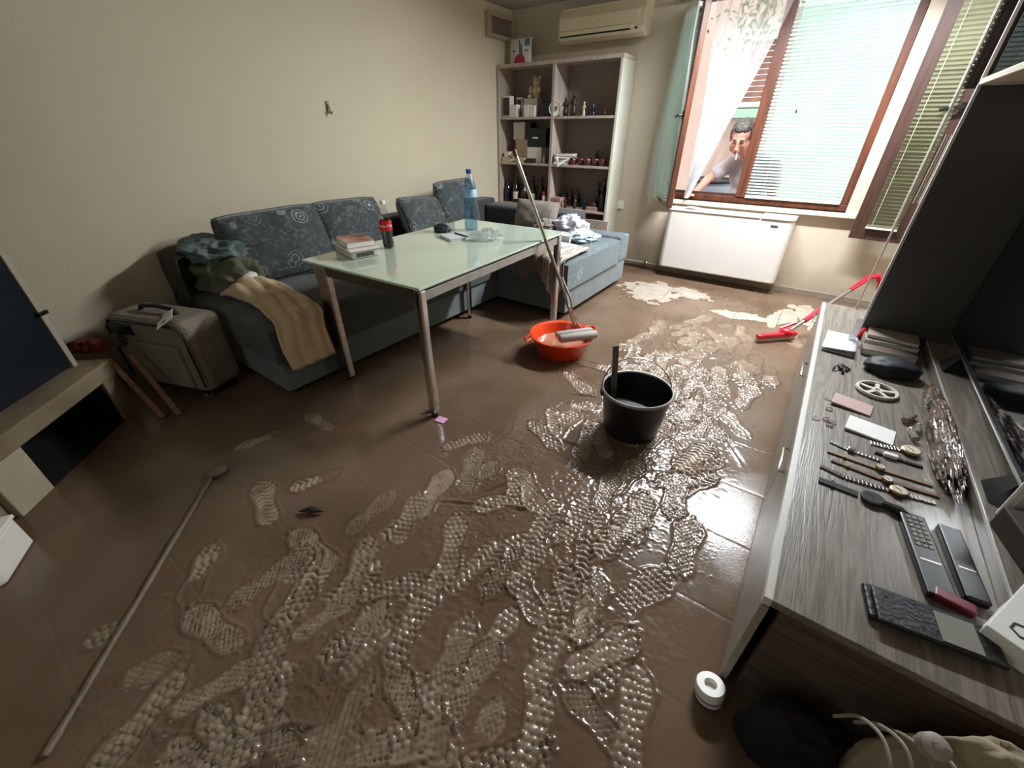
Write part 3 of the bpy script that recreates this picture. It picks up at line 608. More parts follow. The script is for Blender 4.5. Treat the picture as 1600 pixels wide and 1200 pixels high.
MB().tube([(-3.215, 2.140, 1.412), (-3.212, 2.16, 1.402), (-3.215, 2.180, 1.412)], .004, 6).build('cross_arm', mat('worn_brass', '#7d6a52'), hk, smooth=True)
so_ = thing('wall_socket', 'white wall socket beside the shelving unit', 'socket', (-1.805, 4.50, .575))
MB().box(-1.84, -1.77, 4.497, 4.509, .575, .655).build('plate', M_white, so_, bev=.003)
for z in (.598, .632):
    h = MB().lathe([(.017, 0), (.017, .002), (.014, .002), (.013, -.004), (.001, -.004)], (-1.805, 4.4965, z), 16, M=Matrix.Rotation(R(90), 4, 'X'), cap=False).build('outlet', M_white, so_)
    for dx in (-.006, .006): MB().box(-1.805 + dx - .002, -1.805 + dx + .002, 4.4985, 4.500, z - .002, z + .002).build('pin_hole', M_black, h)
# split air conditioner
ac = thing('air_conditioner', 'cream wall air conditioner above the shelving unit', 'air conditioner', (-2.15, 4.42, 1.99))
M_cream = mat('cream_plastic', '#d9cdb0', .45, var=.03)
b = MB(); pf = [(4.509, 2.0), (4.40, 1.985), (4.345, 2.01), (4.33, 2.05), (4.33, 2.17), (4.36, 2.225), (4.40, 2.24), (4.509, 2.24)]
n_ = len(pf); vs = [(-2.575, y, z) for y, z in pf] + [(-1.735, y, z) for y, z in pf]; b.add(vs, [tuple(range(n_)), tuple(reversed(range(n_, 2 * n_)))] + [(i, (i + 1) % n_, n_ + (i + 1) % n_, n_ + i) for i in range(n_)]); b.build('body', M_cream, ac, bev=.008)
MB().box(-2.56, -1.80, 4.322, 4.334, 2.075, 2.165).build('front_panel', M_cream, ac, bev=.004)
MB().box(-2.55, -1.86, 4.326, 4.345, 2.030, 2.038).build('air_slot', M_black, ac)
MB().box(-2.54, -1.84, 4.322, 4.336, 2.040, 2.070).build('louvre', M_cream, ac, bev=.003)
MB().box(-1.815, -1.795, 4.326, 4.336, 2.032, 2.046).build('display', M_black, ac)
MB().box(-2.165, -2.145, 4.3195, 4.323, 2.118, 2.126).build('badge', M_dullchrome, ac)
for k in range(4): MB().box(-2.55, -1.80, 4.352 + k * .018, 4.362 + k * .018, 2.222 + .004 * k, 2.234 + .003 * k).build('intake_slat', M_cream, ac)
# fan convector under the window
fc = thing('fan_convector', 'white low fan convector mounted on the wall under the window', 'heater', (-.71, 4.42, .10))
M_fc = mat('white_enamel', '#ded8d4', .35, var=.03, vscale=3)
b = MB(); pl = [(-1.24, 4.505), (-1.24, 4.34), (-1.225, 4.315), (-1.20, 4.305), (-.22, 4.305), (-.195, 4.315), (-.18, 4.34), (-.18, 4.505)]; b.prism(pl, .105, .64); b.build('casing', M_fc, fc, bev=.01)
MB().prism([(-1.245, 4.508), (-1.245, 4.335), (-1.225, 4.308), (-1.20, 4.298), (-.44, 4.298), (-.44, 4.508)], .642, .658).build('top_cover', M_white, fc, bev=.004)
MB().prism([(-.435, 4.508), (-.435, 4.296), (-.22, 4.296), (-.19, 4.308), (-.175, 4.335), (-.175, 4.508)], .643, .668).build('control_lid', M_white, fc, bev=.005)
for k in range(14): MB().box(-1.16 + k * .05, -1.125 + k * .05, 4.36, 4.46, .6585, .661).build('outlet_slat', mat('grille_grey', '#bdb6b0', .5), fc)
MB().box(-.345, -.29, 4.302, 4.306, .585, .60).build('badge', mat('grey_badge', '#4a4a4c', .4), fc)
tag(MB().grid(lambda u, v: (-1.10 + .16 * u, 4.33 + .12 * v, .666 + .004 * math.sin(u * 5)), 6, 3).build('paper_sheet', mat('pinkish_paper', '#d9c3c6', .8), solid=.001), 'pinkish paper lying on the fan convector under the window', 'paper')
pp = thing('heating_pipe', 'grey pipe with a valve running low along the back wall', 'pipe', (-1.5, 4.46, .03))
MB().tube([(-1.80, 4.465, .065), (-1.26, 4.465, .065)], .013, 10).build('pipe', mat('painted_pipe', '#9a8f84', .5), pp, smooth=True)
MB().tube([(-1.80, 4.465, .065), (-1.81, 4.465, .0)], .013, 10).build('pipe', mat('painted_pipe', '#9a8f84', .5), pp, smooth=True)
MB().lathe([(.02, -.02), (.024, -.012), (.024, .012), (.02, .02)], (-1.42, 4.465, .065), 12, M=Matrix.Rotation(R(90), 4, 'Y')).build('valve', M_dullchrome, pp)

# ------------------------------------------------------------------ shelving unit
M_sh = wood_mat('taupe_laminate', '#a8978c', '#bcaa9f', .5, 'Z', .5); M_shb = mat('shelf_back_board', '#8a7c72', .7, var=.05)
su = thing('shelving_unit', 'tall taupe open shelving unit in the back corner', 'shelving', (-2.53, 4.36, 0))
SX0, SX1, SY0, SY1, SZ = -3.235, -1.835, 4.22, 4.505, 1.862
MB().box(SX0, SX0 + .03, SY0, SY1, .0, SZ - .03).build('side_panel', M_sh, su, bev=.002); MB().box(SX1 - .03, SX1, SY0, SY1, .0, SZ - .03).build('side_panel', mat('pale_side_panel', '#b9b6a8', .5, var=.05), su, bev=.006)
MB().box(-2.555, -2.525, SY0 + .002, SY1 - .01, .0, SZ - .03).build('divider', M_sh, su, bev=.002)
MB().box(SX0, SX1, SY0, SY1, SZ - .03, SZ).build('top_board', M_sh, su, bev=.002)
MB().box(SX0 + .03, SX1 - .03, SY1 - .012, SY1 - .002, .02, SZ - .03).build('back_board', M_shb, su)
for z in (1.41, .985, .565):
    MB().box(SX0 + .03, -2.555, SY0 + .004, SY1 - .012, z - .022, z).build('shelf', M_sh, su, bev=.002); MB().box(-2.525, SX1 - .03, SY0 + .004, SY1 - .012, z - .022, z).build('shelf', M_sh, su, bev=.002)
MB().box(SX0 + .03, SX1 - .03, SY0 + .004, SY1 - .012, .06, .08).build('shelf', M_sh, su)
MB().box(-2.06, -1.79, SY0 - .035, SY0 - .012, .03, .49).build('cabinet_door', M_sh, su, bev=.002)
MB().box(SX0, -1.80, SY0 - .012, SY0, 0, .06).build('plinth', M_sh, su)
IY = 4.30
def carton(label, x0, x1, y0, y1, z0, z1, m, rz=0, panel=None, cat='box', group=None, name='carton', text=None, tm=None, ts=.02):
    t = thing(name, label, cat, ((x0 + x1) / 2, (y0 + y1) / 2, z0), R(rz), group); a, d, h = (x1 - x0) / 2, (y1 - y0) / 2, z1 - z0
    MB().box(-a, a, -d, d, 0, h * .93).build('tray', m, t, local=True, bev=.002); MB().box(-a - .0012, a + .0012, -d - .0012, d + .0012, h * .62, h).build('lid', m, t, local=True, bev=.002)
    if panel: MB().box(-a * .8, a * .8, -d - .003, -d - .001, h * .1, h * .92).build('printed_panel', panel, t, local=True)
    if text: lettering('lettering', text, ts, ROOTM[t.name].inverted() @ Matrix.Translation((0, -d - .003, h * .5)) @ Matrix.Rotation(R(90), 4, 'X'), tm, t)
    return t
M_bx = mat('white_carton', '#d9d0c8', .6); M_bxb = mat('beige_carton', '#c2ae97', .7); M_navy = mat('navy_carton', '#23273a', .5); M_blk = mat('black_carton', '#17171a', .5); M_pk = mat('dark_print', '#3a3030', .4)
g1 = None
carton('tall white carton with a dark front panel on the top shelf', -3.19, -3.09, 4.26, 4.33, 1.41, 1.60, M_bx, 0, M_pk)
carton('small white cube carton left of centre on the top shelf', -3.075, -2.985, 4.235, 4.30, 1.41, 1.52, M_bx)
carton('dark topped white carton behind the small cube, top shelf', -3.06, -2.99, 4.34, 4.42, 1.41, 1.585, M_bx, 0, M_pk)
carton('larger white carton carrying the bear figure on the top shelf', -2.96, -2.80, 4.34, 4.46, 1.41, 1.575, M_bx)
carton('pale narrow carton before the bear figure, the left of two', -2.90, -2.835, 4.24, 4.30, 1.41, 1.515, M_bx)
carton('pale narrow carton before the bear figure, the right of two', -2.825, -2.765, 4.245, 4.31, 1.41, 1.51, M_bx)
carton('navy carton against the divider on the top shelf', -2.70, -2.60, 4.26, 4.36, 1.41, 1.53, M_navy)
# bear figure
bear = thing('bear_figure', 'cream plush bear sitting on a white carton on the shelf', 'toy', (-2.84, 4.39, 1.575)); M_bear = mat('cream_plush', '#cdbb96', .9, var=.1, vscale=30, bump=.4, bscale=90)
MB().ball((-2.84, 4.39, 1.632), (.05, .042, .058)).build('body', M_bear, bear, smooth='all')
hd = MB().ball((-2.835, 4.385, 1.715), (.043, .04, .04)).build('head', M_bear, bear, smooth='all')
for s_ in (-1, 1):
    MB().ball((-2.835 + s_ * .033, 4.39, 1.752), (.016, .01, .016)).build('ear', M_bear, hd, smooth='all'); MB().ball((-2.84 + s_ * .052, 4.36, 1.645), (.018, .022, .038)).build('arm', M_bear, bear, smooth='all'); MB().ball((-2.84 + s_ * .045, 4.345, 1.592), (.024, .045, .02)).build('leg', M_bear, bear, smooth='all')
    MB().ball((-2.835 + s_ * .015, 4.349, 1.724), .005).build('eye', M_black, hd)
MB().ball((-2.835, 4.348, 1.705), (.018, .014, .014)).build('muzzle', M_bear, hd, smooth='all')
# decorative plate on edge
pt = thing('display_plate', 'round white plate with a crest drawing standing at the divider', 'plate', (-2.515, 4.245, 1.41), R(12))
Mp = Matrix.Translation((0, 0, .068)) @ Matrix.Rotation(R(84), 4, 'X')
MB().lathe([(.001, 0), (.045, 0), (.066, .008), (.067, .010), (.044, .004), (.001, .004)], seg=32, M=Mp, cap=False).build('dish', mat('white_china', '#e2e0d8', .2), pt, local=True, smooth=True)
MB().tube([(.052 * math.cos(a), -.010, .068 + .052 * math.sin(a)) for a in [k * math.pi / 16 for k in range(32)]], .0022, 5, True).build('rim_line', M_black, pt, local=True)
MB().prism([(-.022, .02), (-.022, -.005), (-.012, -.022), (0, -.03), (.012, -.022), (.022, -.005), (.022, .02), (.01, .014), (0, .022), (-.01, .014)], 0, .002, Matrix.Translation((0, -.007, .068)) @ Matrix.Rotation(R(90), 4, 'X')).build('crest', mat('crest_grey', '#6a655c', .5), pt, local=True)
MB().box(-.02, .02, .0, .03, 0, .006).build('stand', M_black, pt, local=True)
def figurine(label, x, y, z, h, m, seed, group=None, slim=1.0):
    t = thing('figurine', label, 'figurine', (x, y, z), R(seed * 37 % 60 - 30), group); k = h
    MB().lathe([(.16 * k, 0), (.17 * k, .03 * k), (.12 * k, .06 * k)], (0, 0, 0), 16).build('base', m, t, local=True)
    prof = [(.13, .05), (.16, .15), (.13, .32), (.09, .46), (.14, .58), (.12, .68), (.05, .74), (.001, .76)]
    MB().lathe([(r_ * k * slim, z_ * k) for r_, z_ in prof], (0, 0, 0), 14).build('robe', m, t, local=True, smooth='all')
    MB().ball((0, -.01 * k, .83 * k), (.075 * k, .08 * k, .10 * k)).build('head', m, t, local=True, smooth='all')
    for s_ in (-1, 1): MB().tube([(s_ * .12 * k, 0, .66 * k), (s_ * .16 * k, -.04 * k, .52 * k), (s_ * .03 * k, -.13 * k, .48 * k)], [.04 * k, .035 * k, .025 * k], 8).build('arm', m, t, local=True, smooth=True)
    return t
M_bronze = mat('dark_bronze', '#3b2c28', .45, .3); M_ivory = mat('ivory', '#c9bca8', .5)
figurine('dark bronze figurine beside the white plate, shorter of the pair', -2.415, 4.27, 1.41, .17, M_bronze, 1); figurine('dark bronze figurine with broad base, taller of the pair', -2.325, 4.27, 1.41, .20, M_bronze, 3)
figurine('small ivory figurine on the upper right shelf', -2.205, 4.26, 1.41, .125, M_ivory, 2, slim=.7)
def bottle(label, x, y, z, h, r, m, cap=None, lab=None, group=None, name='glass_bottle', sh=.55, rz=0):
    t = thing(name, label, 'bottle', (x, y, z), R(rz), group)
    MB().lathe([(r * .9, 0), (r, .01), (r, h * sh), (r * .85, h * (sh + .08)), (r * .36, h * (sh + .22)), (r * .32, h * .95), (r * .36, h * .955), (r * .36, h * .97)], (0, 0, 0), 16).build('body', m, t, local=True, smooth=True)
    if cap: MB().lathe([(r * .38, h * .955), (r * .40, h * .97), (r * .40, h), (r * .1, h)], (0, 0, 0), 12).build('cap', cap, t, local=True)
    if lab: MB().lathe([(r + .0008, h * .15), (r + .0008, h * .45)], (0, 0, 0), 16, cap=False).build('bottle_label', lab, t, local=True, smooth=True)
    return t
M_dg = mat('dark_green_glass', '#10150f', .12, coat=.5); M_db = mat('dark_blue_glass', '#12182c', .12, coat=.5); M_br = mat('brown_bottle_glass', '#241610', .12, coat=.5); M_lab = mat('cream_label', '#cfc3b2', .7); M_gold = mat('brass_gold', '#c9a866', .3, .9)
bottle('dark blue conical bottle on the upper right shelf', -2.11, 4.26, 1.41, .125, .030, M_db, M_db, sh=.2)
figurine('tiny dark figurine at the right end of the upper shelf', -1.985, 4.26, 1.41, .085, M_bronze, 5)
# bag on top
pk = thing('food_pouch', 'white plastic pouch with a red round print on top of the shelving', 'bag', (-3.02, 4.36, 1.862))
def pouch(u, v, s_):
    x = (u - .5) * .27; z = v * .21; th = .032 * math.sin(math.pi * u) ** .6 * (1 - v) ** .5 + .003; return (-3.02 + x * (1 - .06 * math.sin(v * 3)), 4.36 + s_ * th + .006 * math.sin(u * 17 + v * 9) * v, 1.863 + z)
b = MB().grid(lambda u, v: pouch(u, v, -1), 20, 14); b.grid(lambda u, v: pouch(u, v, 1), 20, 14); b.build('pouch_film', mat('white_film', '#dcd9d8', .3, coat=.3), pk, smooth='all')
def on_pouch(name, fn, m, nu=10, nv=8):
    def g_(u, v):
        U, V = fn(u, v); q = pouch(U, V, -1); return (q[0], q[1] - .002, q[2])
    MB().grid(g_, nu, nv).build(name, m, pk, smooth='all')
on_pouch('red_print', lambda u, v: (.5 + (u - .5) * .52 * math.sqrt(max(.02, 1 - (v * .95) ** 2)), .06 + v * .34), mat('red_print', '#b03038', .4))
on_pouch('dark_print', lambda u, v: (.42 + .05 * u + .07 * (1 - v), .42 + v * .5), mat('dark_print_ink', '#2c2a33', .4)); on_pouch('dark_print', lambda u, v: (.56 + .05 * u - .03 * v, .38 + v * .4), mat('dark_print_ink', '#2c2a33')); on_pouch('blue_print', lambda u, v: (.70 + .24 * u, .70 + v * .26), mat('blue_print', '#6f7f9c', .4)); on_pouch('text_print', lambda u, v: (.12 + .16 * u, .52 + .05 * v), mat('dark_print_ink', '#2c2a33')); on_pouch('text_print', lambda u, v: (.74 + .16 * u, .50 + .05 * v), mat('dark_print_ink', '#2c2a33'))
tag(MB().ball((-2.78, 4.37, 1.872), (.05, .03, .012)).build('dark_stone', M_bronze, smooth='all'), 'small dark stone lying on top of the shelving', 'stone')
# middle shelf, left
carton('wide beige carton at the base of the middle shelf stack', -3.19, -3.07, 4.24, 4.34, .985, 1.035, M_bxb); carton('small pale carton on the wide beige one, middle shelf', -3.165, -3.10, 4.25, 4.32, 1.035, 1.085, M_bx)
carton('square beige carton standing under the white book', -3.06, -2.905, 4.33, 4.45, .985, 1.20, M_bxb); carton('white book shaped carton atop the square beige one', -3.10, -2.95, 4.34, 4.45, 1.20, 1.365, M_bx); carton('tall navy carton behind the white stack, middle shelf', -2.935, -2.885, 4.36, 4.46, .985, 1.36, M_navy)
carton('white carton beneath the black box on the middle shelf', -2.865, -2.68, 4.27, 4.42, .985, 1.135, M_bx); carton('black square box with a small white word on the shelf', -2.865, -2.63, 4.27, 4.43, 1.135, 1.31, M_blk)
bbx = [o for o in COL.objects if o.get('label', '').startswith('black square box')][0]
for k in range(5): MB().box(-2.795 + k * .014, -2.785 + k * .014, 4.2645, 4.2685, 1.215, 1.215 + .012 + .003 * (k % 2)).build('white_mark', M_paper, bbx)
carton('flat dark box in front of the white carton, middle shelf', -2.85, -2.74, 4.225, 4.262, .985, 1.03, M_bronze); carton('low beige carton beside the flat dark box', -3.0, -2.88, 4.235, 4.31, .985, 1.03, M_bxb)
bottle('little clear jar beside the divider on the middle shelf', -2.635, 4.26, .985, .10, .022, mat('jar_glass', '#9a958c', .1, trans=.4), M_dullchrome)
tag(crumple((-3.035, 4.25, 1.055), (.03, .025, .03), 3, sub=3).build('pink_trinket', mat('pink_trinket', '#b98a7a', .5), smooth='all'), 'pinkish trinket among the cartons on the middle shelf', 'trinket')
# middle shelf, right
M_bk = [mat('book_red', '#6a3434', .6), mat('book_grey', '#8c8580', .6), mat('book_brown', '#4d3a30', .6)]
def book(label, c, size, rz, m, group=None, name='book'):
    t = thing(name, label, 'book', c, R(rz), group); a, d, h = size[0] / 2, size[1] / 2, size[2]
    MB().box(-a + .003, a - .003, -d + .003, d - .001, .0022, h - .0022).build('pages', M_paper, t, local=True)
    MB().box(-a, a, -d, d, 0, .0022).box(-a, a, -d, d, h - .0022, h).box(-a, -a + .0025, -d, d, .0022, h - .0022).build('cover', m, t, local=True); return t
book('grey book lowest in the stack beside the divider', (-2.43, 4.32, .985), (.18, .15, .028), 4, M_bk[1]); book('brown book in the middle of the stack by the divider', (-2.42, 4.325, 1.013), (.19, .15, .026), -3, M_bk[2]); book('grey book topmost of the stack beside the divider', (-2.40, 4.32, 1.065), (.2, .14, .02), 10, M_bk[1]); book('red covered book near the top of the stack', (-2.41, 4.32, 1.039), (.2, .15, .026), 5, M_bk[0])
lfq = [(-2.47, 4.205, 1.06), (-2.43, 4.205, .955), (-2.31, 4.21, 1.03)]
tag(MB().add([(-2.475, 4.225, 1.055), (-2.44, 4.205, .96), (-2.425, 4.21, 1.00), (-2.45, 4.235, 1.06), (-2.30, 4.22, 1.04), (-2.33, 4.24, 1.045)], [(0, 1, 2, 3), (1, 4, 5, 2)]).build('folded_leaflet', M_paper, solid=.0012), 'white folded leaflet hanging off the edge of the middle shelf', 'leaflet')
M_plum = mat('plum_glass', '#4a1e2a', .12, coat=.6)
for i, x in enumerate((-2.30, -2.215, -2.13, -2.05, -1.965)):
    t = thing('plum_glass_cup', '%s plum red glass cup counted from the stack of books' % ['first', 'second', 'third', 'fourth', 'last'][i], 'cup', (x, 4.28 + .02 * (i % 2), .985), 0, 'plum glass cups on the middle shelf')
    MB().lathe([(.02, 0), (.034, .012), (.042, .035), (.038, .058), (.030, .068), (.027, .066), (.034, .05), (.037, .034), (.028, .012), (.001, .008)], (0, 0, 0), 18, cap=False).build('bowl', M_plum, t, local=True, smooth='all')
    MB().tube([(.038, 0, .05), (.056, 0, .045), (.055, 0, .025), (.038, 0, .02)], .004, 6).build('handle', M_plum, t, local=True, smooth=True)
bottle('plum red decanter rising behind the glass cups', -2.09, 4.40, .985, .13, .03, M_plum, M_plum)
# lower shelf: bottles
lb = [(-3.15, 4.30, .24, M_db), (-3.09, 4.40, .29, M_dg), (-3.03, 4.29, .26, M_dg), (-2.97, 4.39, .30, M_br), (-2.91, 4.29, .22, M_br), (-2.86, 4.40, .28, M_dg), (-2.80, 4.30, .25, M_dg), (-2.75, 4.40, .29, M_dg), (-2.69, 4.31, .27, M_br), (-2.63, 4.41, .28, M_db)]
ORD = ['first', 'second', 'third', 'fourth', 'fifth', 'sixth', 'seventh', 'eighth', 'ninth', 'tenth']
for i, (x, y, h, m) in enumerate(lb): bottle('%s%s bottle from the left on the lower left shelf' % (ORD[i], ' dark blue' if m is M_db else ' dark green' if m is M_dg else ' dark brown'), x, y, .565, h, .034, m, M_gold if i % 3 == 1 else M_black, M_lab if i in (2, 6) else None, 'dark bottles on the lower left shelf')
ca = thing('spray_can', 'white can with a red cap in front of the dark bottles', 'can', (-2.615, 4.255, .565)); MB().lathe([(.024, 0), (.025, .004), (.025, .10), (.022, .108)], (0, 0, 0), 18).build('body', mat('white_can', '#d8d2ca', .35), ca, local=True, smooth=True); MB().lathe([(.024, .106), (.024, .14), (.015, .15)], (0, 0, 0), 18).build('cap', mat('red_cap', '#b3303c', .4), ca, local=True, smooth=True); MB().lathe([(.0256, .03), (.0256, .075)], (0, 0, 0), 18, cap=False).build('bottle_label', M_lab, ca, local=True)
carton('pinkish wooden box with a dark knob on the lower right shelf', -2.515, -2.405, 4.245, 4.34, .565, .66, mat('pinkish_wood', '#a98774', .6)); MB().ball((-2.46, 4.240, .63), .007).build('knob', M_black, bpy.data.objects[[o.name for o in COL.objects if o.get('label', '').startswith('pinkish wooden box')][0]])
rb = [(-2.44, 4.41, .20, M_db), (-2.36, 4.40, .17, M_br), (-2.27, 4.39, .19, M_dg), (-2.03, 4.40, .26, M_db), (-1.95, 4.36, .31, M_db), (-1.92, 4.27, .25, M_br)]
for i, (x, y, h, m) in enumerate(rb): bottle('%s%s bottle from the divider on the lower right shelf' % (ORD[i], ' dark blue' if m is M_db else ' dark green' if m is M_dg else ' dark brown'), x, y, .565, h, .032, m, M_black, None, 'dark bottles on the lower right shelf')
figurine('squat dark figurine right of the pinkish wooden box', -2.35, 4.27, .565, .12, M_bronze, 4); figurine('dark figurine in the middle of the lower right shelf', -2.24, 4.28, .565, .13, M_bronze, 6); figurine('dark blue figurine toward the right of the lower shelf', -2.13, 4.29, .565, .13, M_db, 8)
carton('low pinkish tray box at the right of the lower shelf', -2.08, -1.96, 4.24, 4.33, .565, .605, mat('pinkish_wood', '#a98774')); tag(crumple((-2.02, 4.28, .620), (.05, .035, .03), 9, sub=3).build('dark_trinket', M_bronze, smooth='all'), 'dark trinket heap in the low pinkish tray', 'trinket')
carton('dark red carton in the open lower compartment', -2.25, -2.15, 4.25, 4.42, .08, .30, M_bk[0])
# ------------------------------------------------------------------ corner sofa and what lies on it
M_sofa = mat('slate_upholstery', '#5a6264', .85, var=.12, vscale=6, bump=.2, bscale=120, sheen=.3); M_sofad = mat('dark_upholstery', '#3f4142', .85, var=.15, vscale=5, bump=.2, bscale=120, sheen=.2)
M_ring = ring_fabric('ring_pattern_fabric', '#343b3d', '#a9b3b3'); M_damask = ring_fabric('damask_fabric', '#4a575b', '#8b9da2')
sf = thing('corner_sofa', 'dark grey corner sofa with chaise, muddy along its base', 'sofa', (-2.6, 2.3, 0))
def soft_box(x0, x1, y0, y1, z0, z1, r=.03, puff=.0, n=10):
    """box with rounded edges and a slightly crowned top"""
    b = MB(); b.box(x0, x1, y0, y1, z0, z1); return b
MB().box(-3.20, -2.12, .82, 3.88, .05, .24).build('base', M_sofa, sf, bev=.012); MB().box(-2.12, -1.44, 2.72, 3.88, .05, .24).build('chaise_base', M_sofa, sf, bev=.012)
def crowned(x0, x1, y0, y1, z0, z1, amp=.018, seed=0):
    nu, nv = 24, 24
    def top(u, v):
        e = min(u, 1 - u, .12) / .12; e2 = min(v, 1 - v, .12) / .12; k = (math.sin(e * math.pi / 2) * math.sin(e2 * math.pi / 2)) ** .5
        return (x0 + (x1 - x0) * u, y0 + (y1 - y0) * v, z1 - .03 * (1 - k) + amp * fbm((u * 4 + seed, v * 4, 1), 3) * k)
    b = MB().grid(top, nu, nv)
    ring = [top(i / nu, 0) for i in range(nu)] + [top(1, j / nv) for j in range(nv)] + [top(1 - i / nu, 1) for i in range(nu)] + [top(0, 1 - j / nv) for j in range(nv)]
    n = len(ring); b.add(ring + [(x, y, z0) for x, y, z in ring], [(i, (i + 1) % n, n + (i + 1) % n, n + i) for i in range(n)] + [tuple(range(n, 2 * n))]); return b
crowned(-3.02, -2.095, .80, 2.0, .242, .455, seed=1).build('seat', M_sofad, sf, smooth=True); crowned(-3.02, -2.095, 2.01, 3.68, .242, .455, seed=4).build('seat', M_sofad, sf, smooth=True)
crowned(-2.09, -1.425, 2.70, 3.68, .242, .47, seed=8).build('chaise_seat', M_damask, sf, smooth=True)
MB().box(-3.22, -3.025, .84, 3.90, .24, .66).build('back', M_sofad, sf, bev=.03, seg=3); MB().box(-3.02, -1.9, 3.69, 3.90, .24, .62).build('back', M_sofad, sf, bev=.03, seg=3)
MB().box(-1.9, -1.43, 3.69, 3.90, .24, .47).build('chaise_end', M_damask, sf, bev=.02)
for x, y in ((-3.1, .9), (-2.2, .9), (-2.2, 2.6), (-1.52, 2.8), (-1.52, 3.8), (-3.1, 3.8)): MB().lathe([(.025, 0), (.03, .05)], (x, y, 0), 12).build('foot', M_black, sf)
def pillow(label, c, w_, h, th, tilt, ry, roll, m, seed):
    """c is the bottom middle; leans back by tilt towards the wall on -x"""
    t = thing('cushion', label, 'cushion', c, 0, 'patterned back cushions on the sofa')
    M = Matrix.Rotation(R(90 + ry), 4, 'Z') @ Matrix.Rotation(R(-tilt), 4, 'X') @ Matrix.Translation((0, 0, h / 2)) @ Matrix.Rotation(R(roll), 4, 'Y')
    def sidef(s_):
        def f(u, v):
            a, b_ = u * 2 - 1, v * 2 - 1; e = ((1 - abs(a) ** 2.6) * (1 - abs(b_) ** 2.6)); k = max(0, e) ** .45
            cr = 1 - .10 * (abs(a) * abs(b_)) ** 3; px = a * w_ / 2 * (1 - .05 * (1 - b_ * b_)) * cr; pz = b_ * h / 2 * (1 - .05 * (1 - a * a)) * cr
            wr = .016 * fbm((a * 2 + seed, b_ * 2, s_), 3) * k
            return tuple(M @ Vector((px, s_ * (th / 2 * k) + wr, pz)))
        return f
    b = MB().grid(sidef(1), 26, 22); b.grid(sidef(-1), 26, 22); o = b.build('cover', m, t, local=True, smooth='all')
    bm = bmesh.new(); bm.from_mesh(o.data); bmesh.ops.remove_doubles(bm, verts=bm.verts, dist=.0005); bmesh.ops.recalc_face_normals(bm, faces=bm.faces); bm.to_mesh(o.data); bm.free(); 
    f = sidef(0); ring = [f(i / 20, 0) for i in range(20)] + [f(1, j / 20) for j in range(20)] + [f(1 - i / 20, 1) for i in range(20)] + [f(0, 1 - j / 20) for j in range(20)]
    MB().tube(ring, .005, 6, True).build('piping', M_sofad, t, local=True, smooth=True); return t
pillow('patterned grey cushion nearest the camera, beside the clothes pile', (-2.76, 1.33, .455), .68, .45, .20, 22, -8, -2, M_ring, 1)
pillow('second patterned grey cushion from the clothes pile, behind the paperback', (-2.84, 1.96, .455), .62, .43, .19, 18, 4, 2, M_ring, 5)
pillow('third patterned grey cushion from the clothes pile, right of the cola bottle', (-2.72, 2.62, .455), .62, .40, .19, 24, 16, 6, M_ring, 9)
pillow('last patterned grey cushion, in the sofa corner behind the water bottle', (-2.88, 3.18, .455), .62, .46, .18, 14, 6, 0, M_ring, 12)

M_teal = mat('faded_teal_cloth', '#4c5a5c', .9, hex2='#6d7c7d', vscale=10, bump=.4, bscale=25); M_olive = mat('olive_cloth', '#5c5a4a', .9, var=.15, bump=.4, bscale=25); M_khaki = mat('khaki_cloth', '#c2aa8a', .9, var=.1, bump=.3, bscale=20); M_frizz = mat('dark_fringe', '#4a443c', .95, var=.2, bump=.6, bscale=60)
tag(crumple((-2.95, .99, .672), (.21, .16, .085), 2, .5, 2.0, sub=5, rz=.3).build('teal_jacket', M_teal, smooth='all'), 'crumpled faded teal jacket on top of the sofa clothes pile', 'jacket')
tag(crumple((-2.89, 1.0, .545), (.25, .18, .15), 6, .45, 2.0, sub=5, rz=.2).build('olive_garment', M_olive, smooth='all'), 'olive garment underneath the teal jacket at the sofa end', 'clothing')
fr = thing('dark_shawl', 'dark fringed shawl hanging off the left end of the sofa', 'shawl', (-3.08, .80, .30))
MB().grid(lambda u, v: (-3.20 + .28 * u + .01 * math.sin(v * 7), .80 - .03 * math.sin(min(1, v * 3) * math.pi / 2) + .16 * max(0, .25 - v) * 4 + .012 * math.sin(u * 22), .68 - .30 * max(0, v - .2) + .02 * fbm((u * 5, v * 5, 3), 3)), 24, 20).build('cloth', M_frizz, fr, smooth='all', solid=.006)
for i in range(18): MB().tube([(-3.19 + i * .016, .772 + .008 * math.sin(i), .45), (-3.19 + i * .016 + random.uniform(-.01, .01), .765, .41), (-3.19 + i * .016 + random.uniform(-.015, .015), .762, .36 + random.uniform(-.02, .02))], .0025, 4).build('tassel', M_frizz, fr)
# beige garment over the seat front
bg_ = thing('beige_trousers', 'beige garment thrown over the sofa seat edge, beside the suitcase', 'clothing', (-2.35, 1.0, .46))
def beige(u, v):
    s_ = u * .95; x = -2.72 + s_ if s_ < .64 else -2.075; z = .475 if s_ < .64 else .472 - (s_ - .64) * .9
    if .56 < s_ < .64: z = .475
    y = .86 + v * .26 + .03 * math.sin(u * 6); hump = .075 * math.exp(-((u - .12) / .10) ** 2) + .03 * math.exp(-((u - .3) / .1) ** 2)
    nz = .020 * abs(fbm((u * 5, v * 4, 7), 3)) + .012 * abs(math.sin(v * 11 + u * 3))
    return (x + (nz if s_ >= .64 else 0), y, z + (hump * math.sin(math.pi * v) ** .5 + nz if s_ < .64 else 0))
MB().grid(beige, 50, 26).build('cloth', M_khaki, bg_, smooth='all', solid=.008)
MB().ball((-2.66, 1.02, .565), (.055, .05, .022)).build('white_lining', mat('white_lining', '#d8d2c8', .9), bg_, smooth='all')

